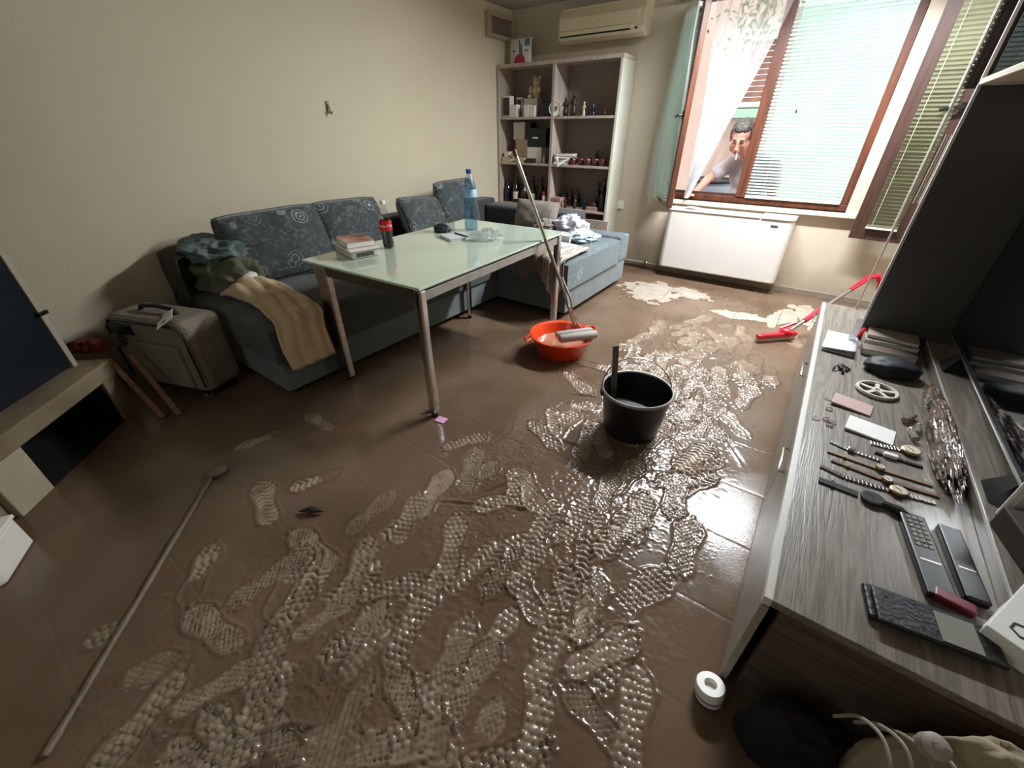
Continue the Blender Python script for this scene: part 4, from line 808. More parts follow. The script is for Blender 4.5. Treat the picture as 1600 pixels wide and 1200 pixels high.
# laundry on the chaise
M_lil = mat('lilac_white_cloth', '#cfc8d6', .9, var=.06, bump=.3, bscale=25); M_blue = mat('pale_blue_cloth', '#b9c8d6', .9, var=.06, bump=.3, bscale=25); M_greycl = mat('grey_towel', '#8a8078', .95, var=.1, bump=.5, bscale=70); M_brcl = mat('brownish_pillowcase', '#7b6a5d', .9, var=.1, bump=.3, bscale=20)
cu = thing('grey_cushion', 'plain grey cushion propped in the sofa corner before the shelving', 'cushion', (-2.30, 3.60, .46))
Mc = Matrix.Translation((-2.30, 3.60, .585)) @ Matrix.Rotation(R(-18), 4, 'X')
def cus(s_):
    def f(u, v):
        a, b_ = u * 2 - 1, v * 2 - 1; k = max(0, (1 - abs(a) ** 3) * (1 - abs(b_) ** 3)) ** .45; return tuple(Mc @ Vector((a * .24, s_ * .06 * k + .008 * fbm((a * 2, b_ * 2, s_), 2), b_ * .13)))
    return f
b = MB().grid(cus(1), 20, 14); b.grid(cus(-1), 20, 14); b.build('cover', mat('grey_velour', '#8d857d', .9, var=.1, vscale=12, bump=.3, bscale=30), cu, smooth='all')
MB().tube([cus(0)(t_, 1) for t_ in [i / 12 for i in range(13)]], .005, 6).build('piping', mat('pale_piping', '#b9b0a6', .8), cu, smooth=True)
tag(crumple((-1.86, 3.50, .535), (.16, .13, .11), 14, .55, 2.4, sub=5).build('lilac_laundry', M_lil, smooth='all'), 'crumpled lilac white laundry heaped on the chaise', 'laundry')
tag(crumple((-2.06, 3.42, .515), (.13, .12, .08), 17, .5, 2.2, sub=5).build('grey_laundry', M_greycl, smooth='all'), 'grey crumpled garment left of the lilac laundry', 'laundry')
tag(crumple((-1.66, 3.36, .50), (.14, .14, .055), 19, .5, 2.2, sub=5).build('pale_blue_laundry', M_blue, smooth='all'), 'pale blue crumpled cloth right of the lilac laundry', 'laundry')
cb = thing('storage_box', 'translucent plastic box on the chaise before the lilac laundry', 'box', (-1.84, 3.22, .47), R(6)); M_tr = mat('cloudy_plastic', '#c9c9c4', .25, alpha=.75)
MB().box(-.15, .15, -.07, -.067, 0, .06).box(-.15, .15, .067, .07, 0, .06).box(-.15, -.147, -.067, .067, 0, .06).box(.147, .15, -.067, .067, 0, .06).box(-.15, .15, -.07, .07, 0, .003).build('tub', M_tr, cb, local=True); MB().box(-.156, .156, -.076, .076, .06, .068).build('lid', M_tr, cb, local=True, bev=.003)
book('pale blue magazine lying flat on the chaise', (-1.70, 3.06, .475), (.26, .16, .014), -6, mat('pale_blue_cover', '#bccdd6', .4), name='magazine')
def drape(name, label, cat, m, x0, x1, y0, over, drop, seed, zt=.476, stripes=None, skew=0):
    """cloth lying on the chaise and hanging over its near face at y=2.70"""
    t = thing(name, label, cat, ((x0 + x1) / 2, 2.69, zt - drop)); yf = 2.690
    L_ = (y0 - yf) + drop
    def f(u, v):
        s_ = v * L_; wob = .012 * math.sin(u * 11 + seed) + .010 * fbm((u * 5 + seed, v * 5, 1), 3); x = x0 + (x1 - x0) * u + skew * v
        if s_ < y0 - yf: return (x, y0 - s_, zt + .012 + abs(wob) * .8)
        d = s_ - (y0 - yf); return (x, yf - .016 - abs(wob) * 1.2 - .012 * min(1, d * 20), zt + .010 - d * (1 + .25 * math.sin(u * 5 + seed)) + 0)
    o = MB().grid(f, 40, 36).build('cloth', m, t, smooth='all', solid=.005)
    if stripes:
        for k in range(5):
            u0 = .12 + k * .18
            def g_(u, v):
                q = f(u0 + .05 * u, v); return (q[0], q[1] - .0035, q[2] + .0035)
            MB().grid(g_, 2, 36).build('stripe', stripes, t, smooth='all')
    return t
drape('brown_pillowcase', 'brownish pillowcase hanging over the chaise edge beside the mop pole', 'pillowcase', M_brcl, -1.80, -1.60, 2.95, 0, .17, 2)
drape('striped_towel', 'grey striped towel hanging over the corner of the chaise', 'towel', mat('grey_striped_base', '#9a928b', .95, var=.08, bump=.5, bscale=70), -1.62, -1.44, 3.08, 0, .24, 5, stripes=mat('pale_stripe', '#cfcac4', .95))

# ------------------------------------------------------------------ suitcase corner
M_bagf = mat('dusty_grey_canvas', '#6f675c', .9, hex2='#857b6d', vscale=9, bump=.5, bscale=70)
sc_ = thing('trolley_case', 'dusty grey soft trolley case standing between hearth and sofa', 'suitcase', (-2.74, .56, 0), R(20))
MB().box(-.27, .27, -.11, .13, .05, .47).build('shell', M_bagf, sc_, local=True, bev=.05, seg=4)
MB().box(-.22, .20, -.135, -.10, .09, .34).build('front_pocket', M_bagf, sc_, local=True, bev=.02, seg=3)
MB().tube([(-.262, -.112, .10), (-.262, -.112, .40), (-.22, -.112, .45), (.22, -.112, .45), (.262, -.112, .40), (.262, -.112, .10)], .006, 6).build('zip_piping', M_black, sc_, local=True, smooth=True)
MB().box(-.24, -.08, -.118, -.105, .37, .43).build('label_window', M_black, sc_, local=True, bev=.006)
MB().tube([(-.13, 0, .465), (-.11, 0, .495), (.0, 0, .505), (.11, 0, .495), (.13, 0, .465)], .012, 8).build('carry_handle', M_blackrub, sc_, local=True, smooth=True)
for x in (-.2, .2):
    c_ = MB().box(x - .02, x + .02, -.09, -.05, .03, .06).build('caster_fork', M_black, sc_, local=True); MB().lathe([(.02, -.012), (.024, 0), (.02, .012)], (x, -.07, .026), 14, M=Matrix.Rotation(R(90), 4, 'Y')).build('wheel', mat('grey_wheel', '#6b6660', .6), c_, local=True)
    MB().box(x - .02, x + .02, .05, .09, 0, .06).build('foot', M_black, sc_, local=True)
tg = thing('paper_card', 'white paper card with small print lying on the trolley case', 'card', (-2.58, .54, .478), R(-20))
Mt = Matrix.Rotation(R(30), 4, 'X'); MB().box(-.085, .085, -.045, .045, .0, .0015, Mt).build('sheet', M_paper, tg, local=True); MB().box(.02, .06, -.02, .005, .0016, .002, Mt).build('print_block', mat('grey_print', '#8a8a98', .6), tg, local=True)
for k in range(3): MB().box(-.06, .0, .02 - k * .016, .023 - k * .016, .0016, .002, Mt).build('print_line', mat('grey_print', '#8a8a98'), tg, local=True)
M_stick = wood_mat('stick_wood', '#6b4a33', '#8b6446', .6, 'Z')
for lab, p0, p1 in (('left of two wooden sticks leaning by the trolley case', (-2.50, .325, .012), (-2.74, .28, .30)), ('right of two wooden sticks leaning by the trolley case', (-2.46, .385, .012), (-2.70, .36, .31))):
    P0, P1 = Vector(p0), Vector(p1); d = (P1 - P0); M = Matrix.Translation((P0 + P1) / 2) @ d.to_track_quat('Z', 'Y').to_matrix().to_4x4()
    tag(MB().box(-.012, .012, -.006, .006, -d.length / 2, d.length / 2, M).build('wooden_stick', M_stick, bev=.002), lab, 'stick')

# ------------------------------------------------------------------ corner hearth
M_hearth = mat('muddy_plaster', '#6d5d49', .85, hex2='#8f7f66', vscale=4, bump=.2, bscale=30); M_pale = mat('pale_plaster', '#a99c82', .85, var=.1, bump=.2, bscale=30)
ht = thing('corner_hearth', 'raised plastered corner hearth with a black opening at the left', 'fireplace', (-2.72, .275, 0), R(-45))
# local x runs along the front towards the camera, local y points into the room corner (negative)
D = -.62
MB().box(0, .10, D, 0, 0, .235).build('pier', M_hearth, ht, local=True, bev=.006); MB().box(.58, .74, D, 0, 0, .235).build('pier', M_pale, ht, local=True, bev=.006); MB().box(.74, .95, D, -.03, 0, .235).build('pier', M_hearth, ht, local=True, bev=.006)
MB().box(.10, .58, D, D + .03, 0, .235).build('back_wall', M_black, ht, local=True); MB().box(-.01, .95, D, .012, .235, .315).build('mantel', M_hearth, ht, local=True, bev=.008)
MB().box(.10, .58, D + .03, -.004, .0, .008).build('hearth_floor', mat('hearth_black', '#0c0b0a', .95), ht, local=True)  # inside of the opening coloured near black
for x in (.10, .573): MB().box(x, x + .007, D + .03, -.012, .008, .235).build('black_lining', mat('hearth_black', '#0c0b0a'), ht, local=True)
dk = thing('dark_cabinet', 'tall dark blue cabinet with a pale edge strip standing on the hearth', 'cabinet', (-2.72, .275, .315), R(-45))
M_nv = mat('dark_blue_lacquer', '#151b24', .35, var=.2, vscale=3)
MB().box(.05, .93, -.55, -.125, 0, 1.45).build('carcass', M_nv, dk, local=True, bev=.004); MB().box(.078, .66, -.125, -.105, .02, 1.43).build('door', M_nv, dk, local=True, bev=.003); MB().box(.67, .92, -.125, -.105, .02, 1.43).build('door', M_nv, dk, local=True, bev=.003)
MB().box(.045, .072, -.13, -.10, 0, 1.45).build('edge_strip', mat('pale_strip', '#a79c88', .5), dk, local=True, bev=.003); MB().box(.04, .09, -.102, -.088, .27, .285).build('latch', M_black, dk, local=True)
tag(crumple((-2.90, .27, .335), (.10, .05, .045), 23, .5, 2, sub=4, rz=.9).build('red_cloth', mat('dull_red_cloth', '#6d2a22', .9, var=.2, bump=.4, bscale=30), smooth='all'), 'dull red crumpled cloth lying on the hearth by the wall', 'cloth')
tag(crumple((-2.84, .345, .345), (.05, .025, .05), 25, .5, 2, sub=4, rz=.9).build('dark_rag', mat('dark_rag', '#4b4434', .9, var=.2, bump=.4, bscale=30), smooth='all'), 'dark rag at the end of the red cloth on the hearth', 'rag')
wb = thing('white_tub', 'white plastic tub cut off by the left edge of the picture', 'tub', (-1.965, -.375, 0), R(-30))
MB().prism([(-.10, -.09), (.075, -.09), (.11, -.05), (.11, .06), (.08, .09), (-.10, .09)], .004, .13).build('body', M_white, wb, local=True, bev=.008); MB().prism([(-.105, -.095), (.08, -.095), (.115, -.055), (.115, .065), (.085, .095), (-.105, .095)], .13, .145).build('lid', M_white, wb, local=True, bev=.004)

# ------------------------------------------------------------------ table
M_tg = mat('frosted_glass_top', '#c3d2c0', .09, spec=.7, coat=.6); M_edge = mat('glass_edge', '#7fa08f', .15)
tb_ = thing('dining_table', 'glass topped table with muddy chrome legs before the sofa', 'table', (-1.72, 1.82, 0), R(2.6))
MB().box(-.50, .36, -.68, .715, .700, .712).build('glass_top', M_tg, tb_, local=True, bev=.003)
MB().box(-.33, .335, -.665, -.645, .645, .697).build('apron', mat('brown_apron', '#5f5248', .3, .5, var=.15), tb_, local=True, bev=.002); MB().box(-.33, .335, .675, .695, .645, .697).build('apron', M_dullchrome, tb_, local=True, bev=.002)
MB().box(.325, .345, -.645, .675, .640, .685).build('side_rail', mat('brushed_aluminium', '#aaa8a4', .42, .6, var=.12, vscale=12), tb_, local=True, bev=.003); MB().box(-.345, -.325, -.645, .675, .640, .685).build('side_rail', M_dullchrome, tb_, local=True, bev=.003)
for x in (.335, -.335): MB().box(x - .008, x + .008, -.66, .69, .685, .700).build('gasket', M_black, tb_, local=True)
for x, y, wd in ((.335, -.655, .042), (-.37, -.655, .095), (-.335, .50, .03), (.335, .665, .042)):
    l_ = MB().box(x - wd / 2, x + wd / 2, y - .02, y + .02, .03, .697).build('leg', M_dullchrome if wd > .05 else M_chrome, tb_, local=True, bev=.008, seg=3)
    MB().lathe([(.016, 0), (.018, .012), (.012, .03)], (x, y, 0.001), 12).build('levelling_foot', M_black, l_, local=True)
cs = MB().lathe([(.014, -.01), (.02, -.008), (.02, .008), (.014, .01)], (.295, -.62, .022), 14, M=Matrix.Rotation(R(90), 4, 'X')).build('caster', M_black, tb_, local=True); MB().box(.285, .305, -.63, -.61, .03, .055).build('caster_fork', M_dullchrome, cs, local=True)
ZT = .7125
cn = thing('plastic_container', 'clear flat plastic container beneath the paperback on the table', 'container', (-2.06, 1.375, ZT), R(-14)); M_pc = mat('clear_box_plastic', '#d5d2cb', .15, alpha=.85, coat=.3)
MB().prism([(-.13, -.075), (.13, -.075), (.13, .075), (-.13, .075)], 0, .04).build('tub', M_pc, cn, local=True, bev=.008); MB().box(-.138, .138, -.083, .083, .040, .046).build('lid', M_white, cn, local=True, bev=.002)
for k in range(9): MB().box(.131, .133, -.05 + k * .011, -.044 + k * .011, .01, .03).build('printed_mark', mat('ink', '#3a3a3a', .6), cn, local=True)
book('paperback with a red and beige cover on the clear container', (-2.07, 1.385, ZT + .0465), (.20, .15, .032), -18, mat('red_beige_cover', '#8c3a32', .5, hex2='#c9ab90', vscale=6), name='paperback_book')
# cola bottle
cl = thing('cola_bottle', 'half empty cola bottle with a red label on the table', 'bottle', (-2.008, 1.56, ZT)); M_pet = clear_glass('clear_pet', '#f2f2f2')
MB().lathe([(.024, 0), (.031, .006), (.033, .03), (.029, .06), (.033, .09), (.034, .15), (.030, .18), (.016, .215), (.0125, .222), (.0125, .238)], (0, 0, 0), 24).build('body', M_pet, cl, local=True, smooth=True)
MB().lathe([(.001, .003), (.028, .006), (.031, .03), (.027, .06), (.031, .085), (.031, .094), (.001, .094)], (0, 0, 0), 24, cap=False).build('cola', mat('cola', '#1a0d09', .08, coat=.4), cl, local=True, smooth=True)
MB().lathe([(.0345, .098), (.0350, .102), (.0352, .145), (.0340, .152)], (0, 0, 0), 28, cap=False).build('bottle_label', mat('cola_red', '#c01424', .35), cl, local=True, smooth=True)
MB().lathe([(.0145, .236), (.0150, .238), (.0150, .252), (.0135, .254), (.001, .254)], (0, 0, 0), 20).build('cap', M_white, cl, local=True, smooth=True)
lettering('lettering', 'Coca-Cola', .021, Matrix.Translation((-2.008, 1.56, ZT + .126)) @ Matrix.Rotation(R(50), 4, 'Z'), M_white, cl, bend=.0355)
# water bottle
M_wat = clear_glass('blue_pet', '#dbeaf4'); wt = thing('water_bottle', 'large clear blue water bottle standing on the table', 'bottle', (-1.945, 2.225, ZT))
MB().lathe([(.036, 0), (.044, .008), (.044, .05), (.041, .06), (.044, .07), (.044, .10), (.040, .11), (.038, .15), (.040, .19), (.045, .205), (.045, .255), (.043, .275), (.030, .315), (.016, .335), (.0145, .342), (.0145, .355)], (0, 0, 0), 28).build('body', M_wat, wt, local=True, smooth=True)
MB().lathe([(.001, .004), (.041, .010), (.041, .05), (.038, .06), (.041, .07), (.041, .10), (.037, .11), (.035, .15), (.037, .19), (.041, .205), (.001, .206)], (0, 0, 0), 28, cap=False).build('water', clear_glass('water', '#e2eff8'), wt, local=True, smooth=True)
MB().lathe([(.0457, .208), (.0462, .212), (.0462, .252), (.0455, .258)], (0, 0, 0), 28, cap=False).build('bottle_label', mat('pale_blue_label', '#a9c3d8', .4, hex2='#7fa6cc', vscale=30), wt, local=True, smooth=True)
MB().lathe([(.0166, .346), (.0172, .348), (.0172, .370), (.001, .371)], (0, 0, 0), 20).build('cap', mat('blue_cap', '#1f4f8f', .35), wt, local=True, smooth=True)
gl = thing('drinking_glass', 'empty clear drinking glass beside the water bottle', 'glass', (-2.05, 2.13, ZT))
MB().lathe([(.001, .004), (.026, .004), (.033, .11), (.0350, .11), (.0285, 0), (.001, 0)], (0, 0, 0), 24, cap=False).build('tumbler', M_pet, gl, local=True, smooth=True)
tag(crumple((-2.06, 2.06, ZT + .016), (.06, .04, .035), 31, .4, 1.8, sub=4, rz=.5).build('dark_purse', mat('dark_leather', '#2b2f35', .5, var=.2, bump=.3, bscale=30), smooth='all'), 'small dark leather purse lying beside the drinking glass', 'purse')
book('white notebook with a pen across it on the table', (-1.87, 1.96, ZT), (.16, .11, .014), -22, mat('pale_notebook', '#c4ccd0', .5), name='notebook')
pn = thing('black_pen', 'black pen lying across the white notebook', 'pen', (-1.84, 2.0, ZT + .0145)); MB().tube([(-1.91, 2.02, ZT + .0185), (-1.77, 1.985, ZT + .0185)], .004, 8).build('barrel', M_black, pn, smooth=True); MB().tube([(-1.77, 1.985, ZT + .0185), (-1.755, 1.981, ZT + .0175)], [.004, .001], 8).build('tip', M_dullchrome, pn, smooth=True)
M_wrap = mat('clear_wrap', '#dfe6e6', .15, alpha=.55, coat=.5)
tag(crumple((-1.66, 2.05, ZT + .022), (.085, .045, .05), 37, .9, 2.6, sub=4, rz=.6).build('plastic_wrapper', M_wrap, smooth=True), 'crumpled clear plastic wrapper right of the notebook', 'wrapper')

# ------------------------------------------------------------------ basin, mop, bucket and things on the floor
bs = thing('orange_basin', 'orange red plastic basin of muddy water on the floor', 'basin', (-1.18, 2.21, 0)); M_or = mat('orange_plastic', '#e2441c', .3, coat=.3)
MB().lathe([(.001, .004), (.145, .004), (.155, .012), (.195, .125), (.213, .137), (.216, .142), (.213, .146), (.192, .140), (.188, .130), (.150, .018), (.001, .012)], (0, 0, 0), 48, cap=False).build('bowl', M_or, bs, local=True, smooth=True)
MB().lathe([(.001, .075), (.166, .075)], (0, 0, 0), 40, cap=False).build('muddy_water', mat('muddy_water', '#a8705a', .05, coat=.5), bs, local=True)
for s_ in (-1, 1): MB().tube([(s_ * .10 - .02, s_ * .19, .140), (s_ * .12, s_ * .235, .138), (s_ * .16, s_ * .20, .138), (s_ * .165, s_ * .14, .140)], .009, 8).build('grip', M_or, bs, local=True, smooth=True)
mp_ = thing('squeeze_mop', 'long handled squeeze mop resting on the basin and table edge', 'mop', (-1.10, 2.25, .12)); M_pole = mat('worn_steel_pole', '#a89c8e', .3, .85, var=.2, vscale=20)
A0, A1 = Vector((-1.125, 2.285, .16)), Vector((-1.50, 2.66, .73)); 
P_top = Vector((-1.546, 2.193, 1.163)); P_mid = Vector((-1.242, 2.28, .44)); P_low = Vector((-1.11, 2.25, .20))
MB().tube([P_mid, P_top], .0115, 12).build('pole', M_pole, mp_, smooth=True); MB().lathe([(.012, 0), (.014, .03), (.010, .04)], tuple(P_top), 12, M=(P_top - P_mid).to_track_quat('Z', 'Y').to_matrix().to_4x4()).build('end_cap', M_brown, mp_, smooth=True)
MB().tube([P_mid, P_mid.lerp(P_low, .35), P_low], .010, 10).build('lower_tube', M_pole, mp_, smooth=True)
q = P_mid + Vector((.03, -.02, -.02)); MB().tube(spl([P_mid + Vector((0, 0, .05)), P_mid + Vector((.05, -.03, 0)), P_mid + Vector((.095, -.05, -.05)), P_mid + Vector((.115, -.06, -.10)), P_mid + Vector((.085, -.045, -.115)), P_mid + Vector((.06, -.03, -.07)), P_mid + Vector((.02, -.02, .0))]), .006, 8).build('squeeze_lever', M_pole, mp_, smooth=True)
for k in (0, 1): MB().tube([P_low + Vector((-.05 + .03 * k, -.02, .12)), P_low + Vector((.0, .01 - .02 * k, .05)), P_low + Vector((.03 + .04 * k, .0, -.015))], .0045, 6).build('lever_rod', M_pole, mp_, smooth=True)
Mh = Matrix.Translation((-1.055, 2.175, .172)) @ Matrix.Rotation(R(52), 4, 'Z'); MB().box(-.13, .13, -.028, .028, -.012, .012, Mh).build('head_plate', M_dullchrome, mp_, bev=.004); MB().lathe([(.022, -.125), (.027, -.115), (.027, .115), (.022, .125)], seg=16, M=Mh @ Matrix.Translation((0, -.03, .010)) @ Matrix.Rotation(R(90), 4, 'Y')).build('roller', mat('grey_sponge', '#a39a94', .8), mp_, smooth=True); MB().lathe([(.018, -.125), (.022, -.115), (.022, .115), (.018, .125)], seg=16, M=Mh @ Matrix.Translation((0, .036, .008)) @ Matrix.Rotation(R(90), 4, 'Y')).build('roller', mat('grey_sponge', '#a39a94'), mp_, smooth=True)
bk = thing('black_bucket', 'black bucket with a wire handle standing in the mud', 'bucket', (-.47, 1.685, 0)); M_bkt = mat('black_bucket_plastic', '#1b1b1d', .35, var=.3, vscale=6)
MB().lathe([(.001, .004), (.128, .004), (.132, .012), (.163, .238), (.160, .238), (.130, .018), (.001, .014)], (0, 0, 0), 48, cap=False).build('pail', M_bkt, bk, local=True, smooth=True)
MB().lathe([(.161, .232), (.170, .236), (.172, .243), (.168, .249), (.161, .248), (.159, .24)], (0, 0, 0), 48, cap=False).build('rim', mat('pale_worn_rim', '#8f8a86', .35), bk, local=True, smooth=True)
MB().lathe([(.001, .13), (.145, .13)], (0, 0, 0), 40, cap=False).build('dark_water', mat('dark_water', '#0d0c0b', .5), bk, local=True)
ha = [(.168 * math.cos(t_) * math.cos(R(36)) - .045 * math.sin(t_), .168 * math.cos(t_) * math.sin(R(36)) + .03 * math.sin(t_), .235 + .15 * math.sin(t_)) for t_ in [i * math.pi / 20 for i in range(21)]]
MB().tube(ha, .0028, 6).build('wire_handle', M_dullchrome, bk, local=True, smooth=True)
for s_ in (-1, 1): MB().box(-.012, .012, -.006, .006, -.014, .014, Matrix.Translation((s_ * .168 * math.cos(R(36)), s_ * .168 * math.sin(R(36)), .228)) @ Matrix.Rotation(R(126), 4, 'Z')).build('handle_lug', M_bkt, bk, local=True)
pk_ = tag(MB().obox((-.585, 1.665, .29), (.028, .010, .34), (R(6), R(-7), R(40))).build('wooden_lath', mat('grey_lath', '#6d6660', .8, var=.15, stretch=(8, 8, 1)), bev=.002), 'grey wooden lath standing upright in the black bucket', 'lath')
tag(MB().obox((-1.30, 1.172, .0065), (.055, .045, .001), (0, 0, R(8))).build('pink_note', mat('pink_paper', '#d9a0c8', .7)), 'small pink sticky note in the mud by the table leg', 'note')
tr_ = thing('white_roll', 'white round roll with a hollow centre by the cabinet corner', 'roll', (.150, .70, .004), 0)
Mr = Euler((R(-8), R(-10), 0)).to_matrix().to_4x4(); MB().lathe([(.014, .006), (.035, .004), (.037, .012), (.037, .044), (.034, .05), (.016, .05), (.014, .046), (.014, .006)], (0, 0, 0), 32, M=Mr, cap=False).build('drum', M_white, tr_, local=True, smooth=True); MB().lathe([(.0375, .016), (.0375, .026)], (0, 0, 0), 32, M=Mr, cap=False).build('lilac_band', mat('lilac_band', '#a08aa8', .5), tr_, local=True); MB().lathe([(.001, .036), (.0145, .036)], (0, 0, 0), 24, M=Mr, cap=False).build('hub', mat('pale_hub', '#d8d4ce', .5), tr_, local=True)
ms = thing('muddy_pole', 'long mud coated pole lying across the foreground floor', 'pole', (-1.46, -.03, 0))
MB().tube([(-1.83 + .70 * t_, .285 - .66 * t_, .006 + .001 * math.sin(t_ * 20)) for t_ in [i / 24 for i in range(25)]], [.0095 + .0015 * math.sin(i * 1.7) for i in range(25)], 10).build('shaft', mat('caked_mud', '#6f5d4d', .5, var=.12, vscale=30, bump=.4, bscale=60), ms, smooth=True)
crumple((-1.83, .31, .018), (.035, .045, .022), 41, .5, 2, sub=3).build('clogged_head', mat('caked_mud', '#6f5d4d'), ms, smooth='all')
tag(MB().tube([(-1.33, .40, .012), (-1.29, .43, .022), (-1.25, .455, .012)], [.003, .014, .002], 8).build('dark_leaf', mat('wet_bark', '#2a2019', .5), smooth=True), 'dark wet scrap sticking up from the muddy foreground', 'scrap')
# red squeegee behind the media unit
sq = thing('floor_squeegee', 'red floor squeegee with a grey handle beside the media unit', 'squeegee', (-.01, 3.28, 0))
Mq = Matrix.Translation((-.01, 3.275, .03)) @ Matrix.Rotation(R(46), 4, 'Z'); MB().box(-.155, .155, -.02, .02, .0, .032, Mq).build('head', M_red, sq, bev=.008); MB().box(-.155, .155, -.006, .006, -.026, .002, Mq).build('rubber_blade', mat('pale_rubber', '#c9b8b4', .6), sq)
H0, H1 = Vector((.045, 3.33, .06)), Vector((.43, 4.02, .37)); hd_ = (H1 - H0)
MB().ball(tuple(H0), (.05, .035, .03)).build('socket', M_red, sq, smooth='all'); MB().tube([H0, H0 + hd_ * .22], .012, 10).build('handle', mat('grey_tube', '#8a8480', .35, .6), sq, smooth=True)
MB().tube([H0 + hd_ * .2, H0 + hd_ * .45], .018, 10).build('grip', M_red, sq, smooth=True); MB().tube([H0 + hd_ * .45, H0 + hd_ * .76], .012, 10).build('handle', mat('grey_tube', '#8a8480'), sq, smooth=True)
MB().tube([H0 + hd_ * .74, H0 + hd_ * .97, H1 + Vector((.04, .02, .0)), H1 + Vector((.07, .03, -.05)), H1 + Vector((.075, .03, -.10))], [.016, .020, .020, .016, .012], 10).build('hooked_grip', M_red, sq, smooth=True)
MB().tube([H0 + Vector((-.05, .02, .01)), H0 + Vector((.03, .08, .055))], .010, 8).build('clamp', M_red, sq, smooth=True)
# ------------------------------------------------------------------ media unit along the right wall
M_ash = wood_mat('grey_ash_laminate', '#6a635b', '#877e74', .34, 'Y', 1.6, coat=.25); M_side = wood_mat('brown_ash_laminate', '#4d4038', '#63544a', .5, 'X', 1.2); M_front = wood_mat('ash_front', '#8f877c', '#a89e90', .4, 'Y', 1.0); M_edgeb = mat('pale_edge_band', '#c9c6c0', .35); M_pan = mat('anthracite_panel', '#45413e', .5, var=.1, vscale=2)
mu_ = thing('media_unit', 'long low grey wood media unit with a tall end panel and upper shelf', 'cabinet', (.5, 1.9, 0))
MB().box(.175, .88, .762, 3.05, .378, .40).build('top_board', M_ash, mu_, bev=.0015); MB().box(.158, .1755, .762, 3.05, .376, .4015).build('edge_band', M_edgeb, mu_, bev=.001)
MB().box(.20, .88, .77, .79, .004, .378).build('side_panel', M_side, mu_); MB().box(.20, .88, 3.03, 3.05, .004, .378).build('side_panel', M_side, mu_); MB().box(.20, .88, .79, 3.03, .02, .04).build('bottom_board', M_side, mu_)
for i in range(3):
    y0, y1 = .765 + i * .762, .765 + (i + 1) * .762 - .006
    dr = MB().box(.160, .178, y0, y1, .012, .366).build('drawer_front', M_front, mu_, bev=.0015)
    MB().tube([(.158, y1 - .06, .34), (.142, y1 - .06, .34), (.142, y1 - .20, .34), (.158, y1 - .20, .34)], .005, 8).build('bar_handle', M_chrome, dr, smooth=True)
MB().box(.585, .88, .95, 2.58, .4005, .445).build('back_plinth', M_ash, mu_, bev=.002); MB().box(.5835, .5853, .95, 2.58, .4385, .4455).build('plinth_edge', M_edgeb, mu_)
MB().box(.332, .88, 2.585, 2.603, .4005, 1.44).build('end_panel', M_pan, mu_); MB().box(.322, .332, 2.583, 2.605, .4005, 2.26).build('panel_edge', M_edgeb, mu_, bev=.001)
MB().box(.320, .328, 3.035, 3.045, .4005, 2.26).build('far_upright', M_edgeb, mu_); MB().box(.328, .88, 3.037, 3.043, 1.455, 2.26).build('glass_side', clear_glass('smoked_glass', '#8f8f90'), mu_)
MB().box(.322, .62, .3, 2.603, 1.442, 1.462).build('upper_shelf', mat('cream_shelf', '#cbbfa8', .45), mu_, bev=.002)
for k in range(2): MB().tube([(.345 + .02 * k, 3.02, .98), (.345 + .02 * k, 3.02, 1.28)], .005, 8).build('bar_handle', M_chrome, mu_, smooth=True)
ch = MB()
for k in range(46): ch.ball((.331, 3.03, 1.28 + k * .020), .0035, 6, 4)
ch.build('bead_chain', M_edgeb, mu_)
# television
tv = thing('television', 'large black television with a thin silver lower edge on the media unit', 'television', (.65, 1.85, .4455)); M_scr = mat('dark_screen', '#07080a', .07, spec=.6, coat=.5)
MB().box(.635, .665, 1.20, 2.52, .515, 1.26).build('chassis', M_black, tv, bev=.003); MB().box(.632, .6345, 1.212, 2.508, .535, 1.25).build('screen', M_scr, tv)
MB().tube([(.630, 1.20, .520), (.630, 2.52, .520)], .005, 8).build('lower_trim', M_chrome, tv, smooth=True); MB().tube([(.630, 2.52, .520), (.630, 2.52, 1.26)], .003, 8).build('side_trim', M_black, tv)
for y in (2.28, 1.42): MB().add([(.60, y - .05, .4465), (.71, y - .05, .4465), (.71, y + .05, .4465), (.60, y + .05, .4465), (.64, y - .02, .52), (.66, y - .02, .52), (.66, y + .02, .52), (.64, y + .02, .52)], [(0, 3, 2, 1), (4, 5, 6, 7), (0, 1, 5, 4), (1, 2, 6, 5), (2, 3, 7, 6), (3, 0, 4, 7)]).build('foot', M_black, tv)
# items on the media unit
ZU = .4005
mg = thing('magazine', 'pale magazine with a curled edge at the far end of the media unit', 'magazine', (.255, 2.42, ZU), R(-4))
MB().grid(lambda u, v: (-.06 + .13 * u, -.14 + .28 * v, .003 + .022 * u * (1 - v) * .6 + .012 * (1 - v) ** 2), 8, 12).build('cover', mat('pale_grey_cover', '#b9bac6', .4), mg, local=True, smooth='all', solid=.004)
MB().box(-.058, .068, -.13, .138, .0, .002).build('back_cover', M_paper, mg, local=True)
book('thick pale book lying against the tall end panel', (.445, 2.50, ZU), (.20, .14, .045), 2, mat('pale_book', '#8f8478', .6)); book('slim pale book on top of the thick one at the end panel', (.45, 2.515, ZU + .0455), (.19, .12, .016), -2, mat('pale_book2', '#a3978a', .6)); book('brown bound book in front of the pale books', (.44, 2.385, ZU), (.20, .075, .03), 3, mat('brown_book', '#6e5d52', .6))
pv = thing('plastic_stand', 'clear plastic upright standing on the pale magazine', 'stand', (.30, 2.50, ZU + .02)); MB().box(.288, .318, 2.485, 2.488, .4165, .52).build('upright', M_wrap, pv); MB().box(.288, .318, 2.47, 2.503, .4165, .419).build('base', M_wrap, pv)
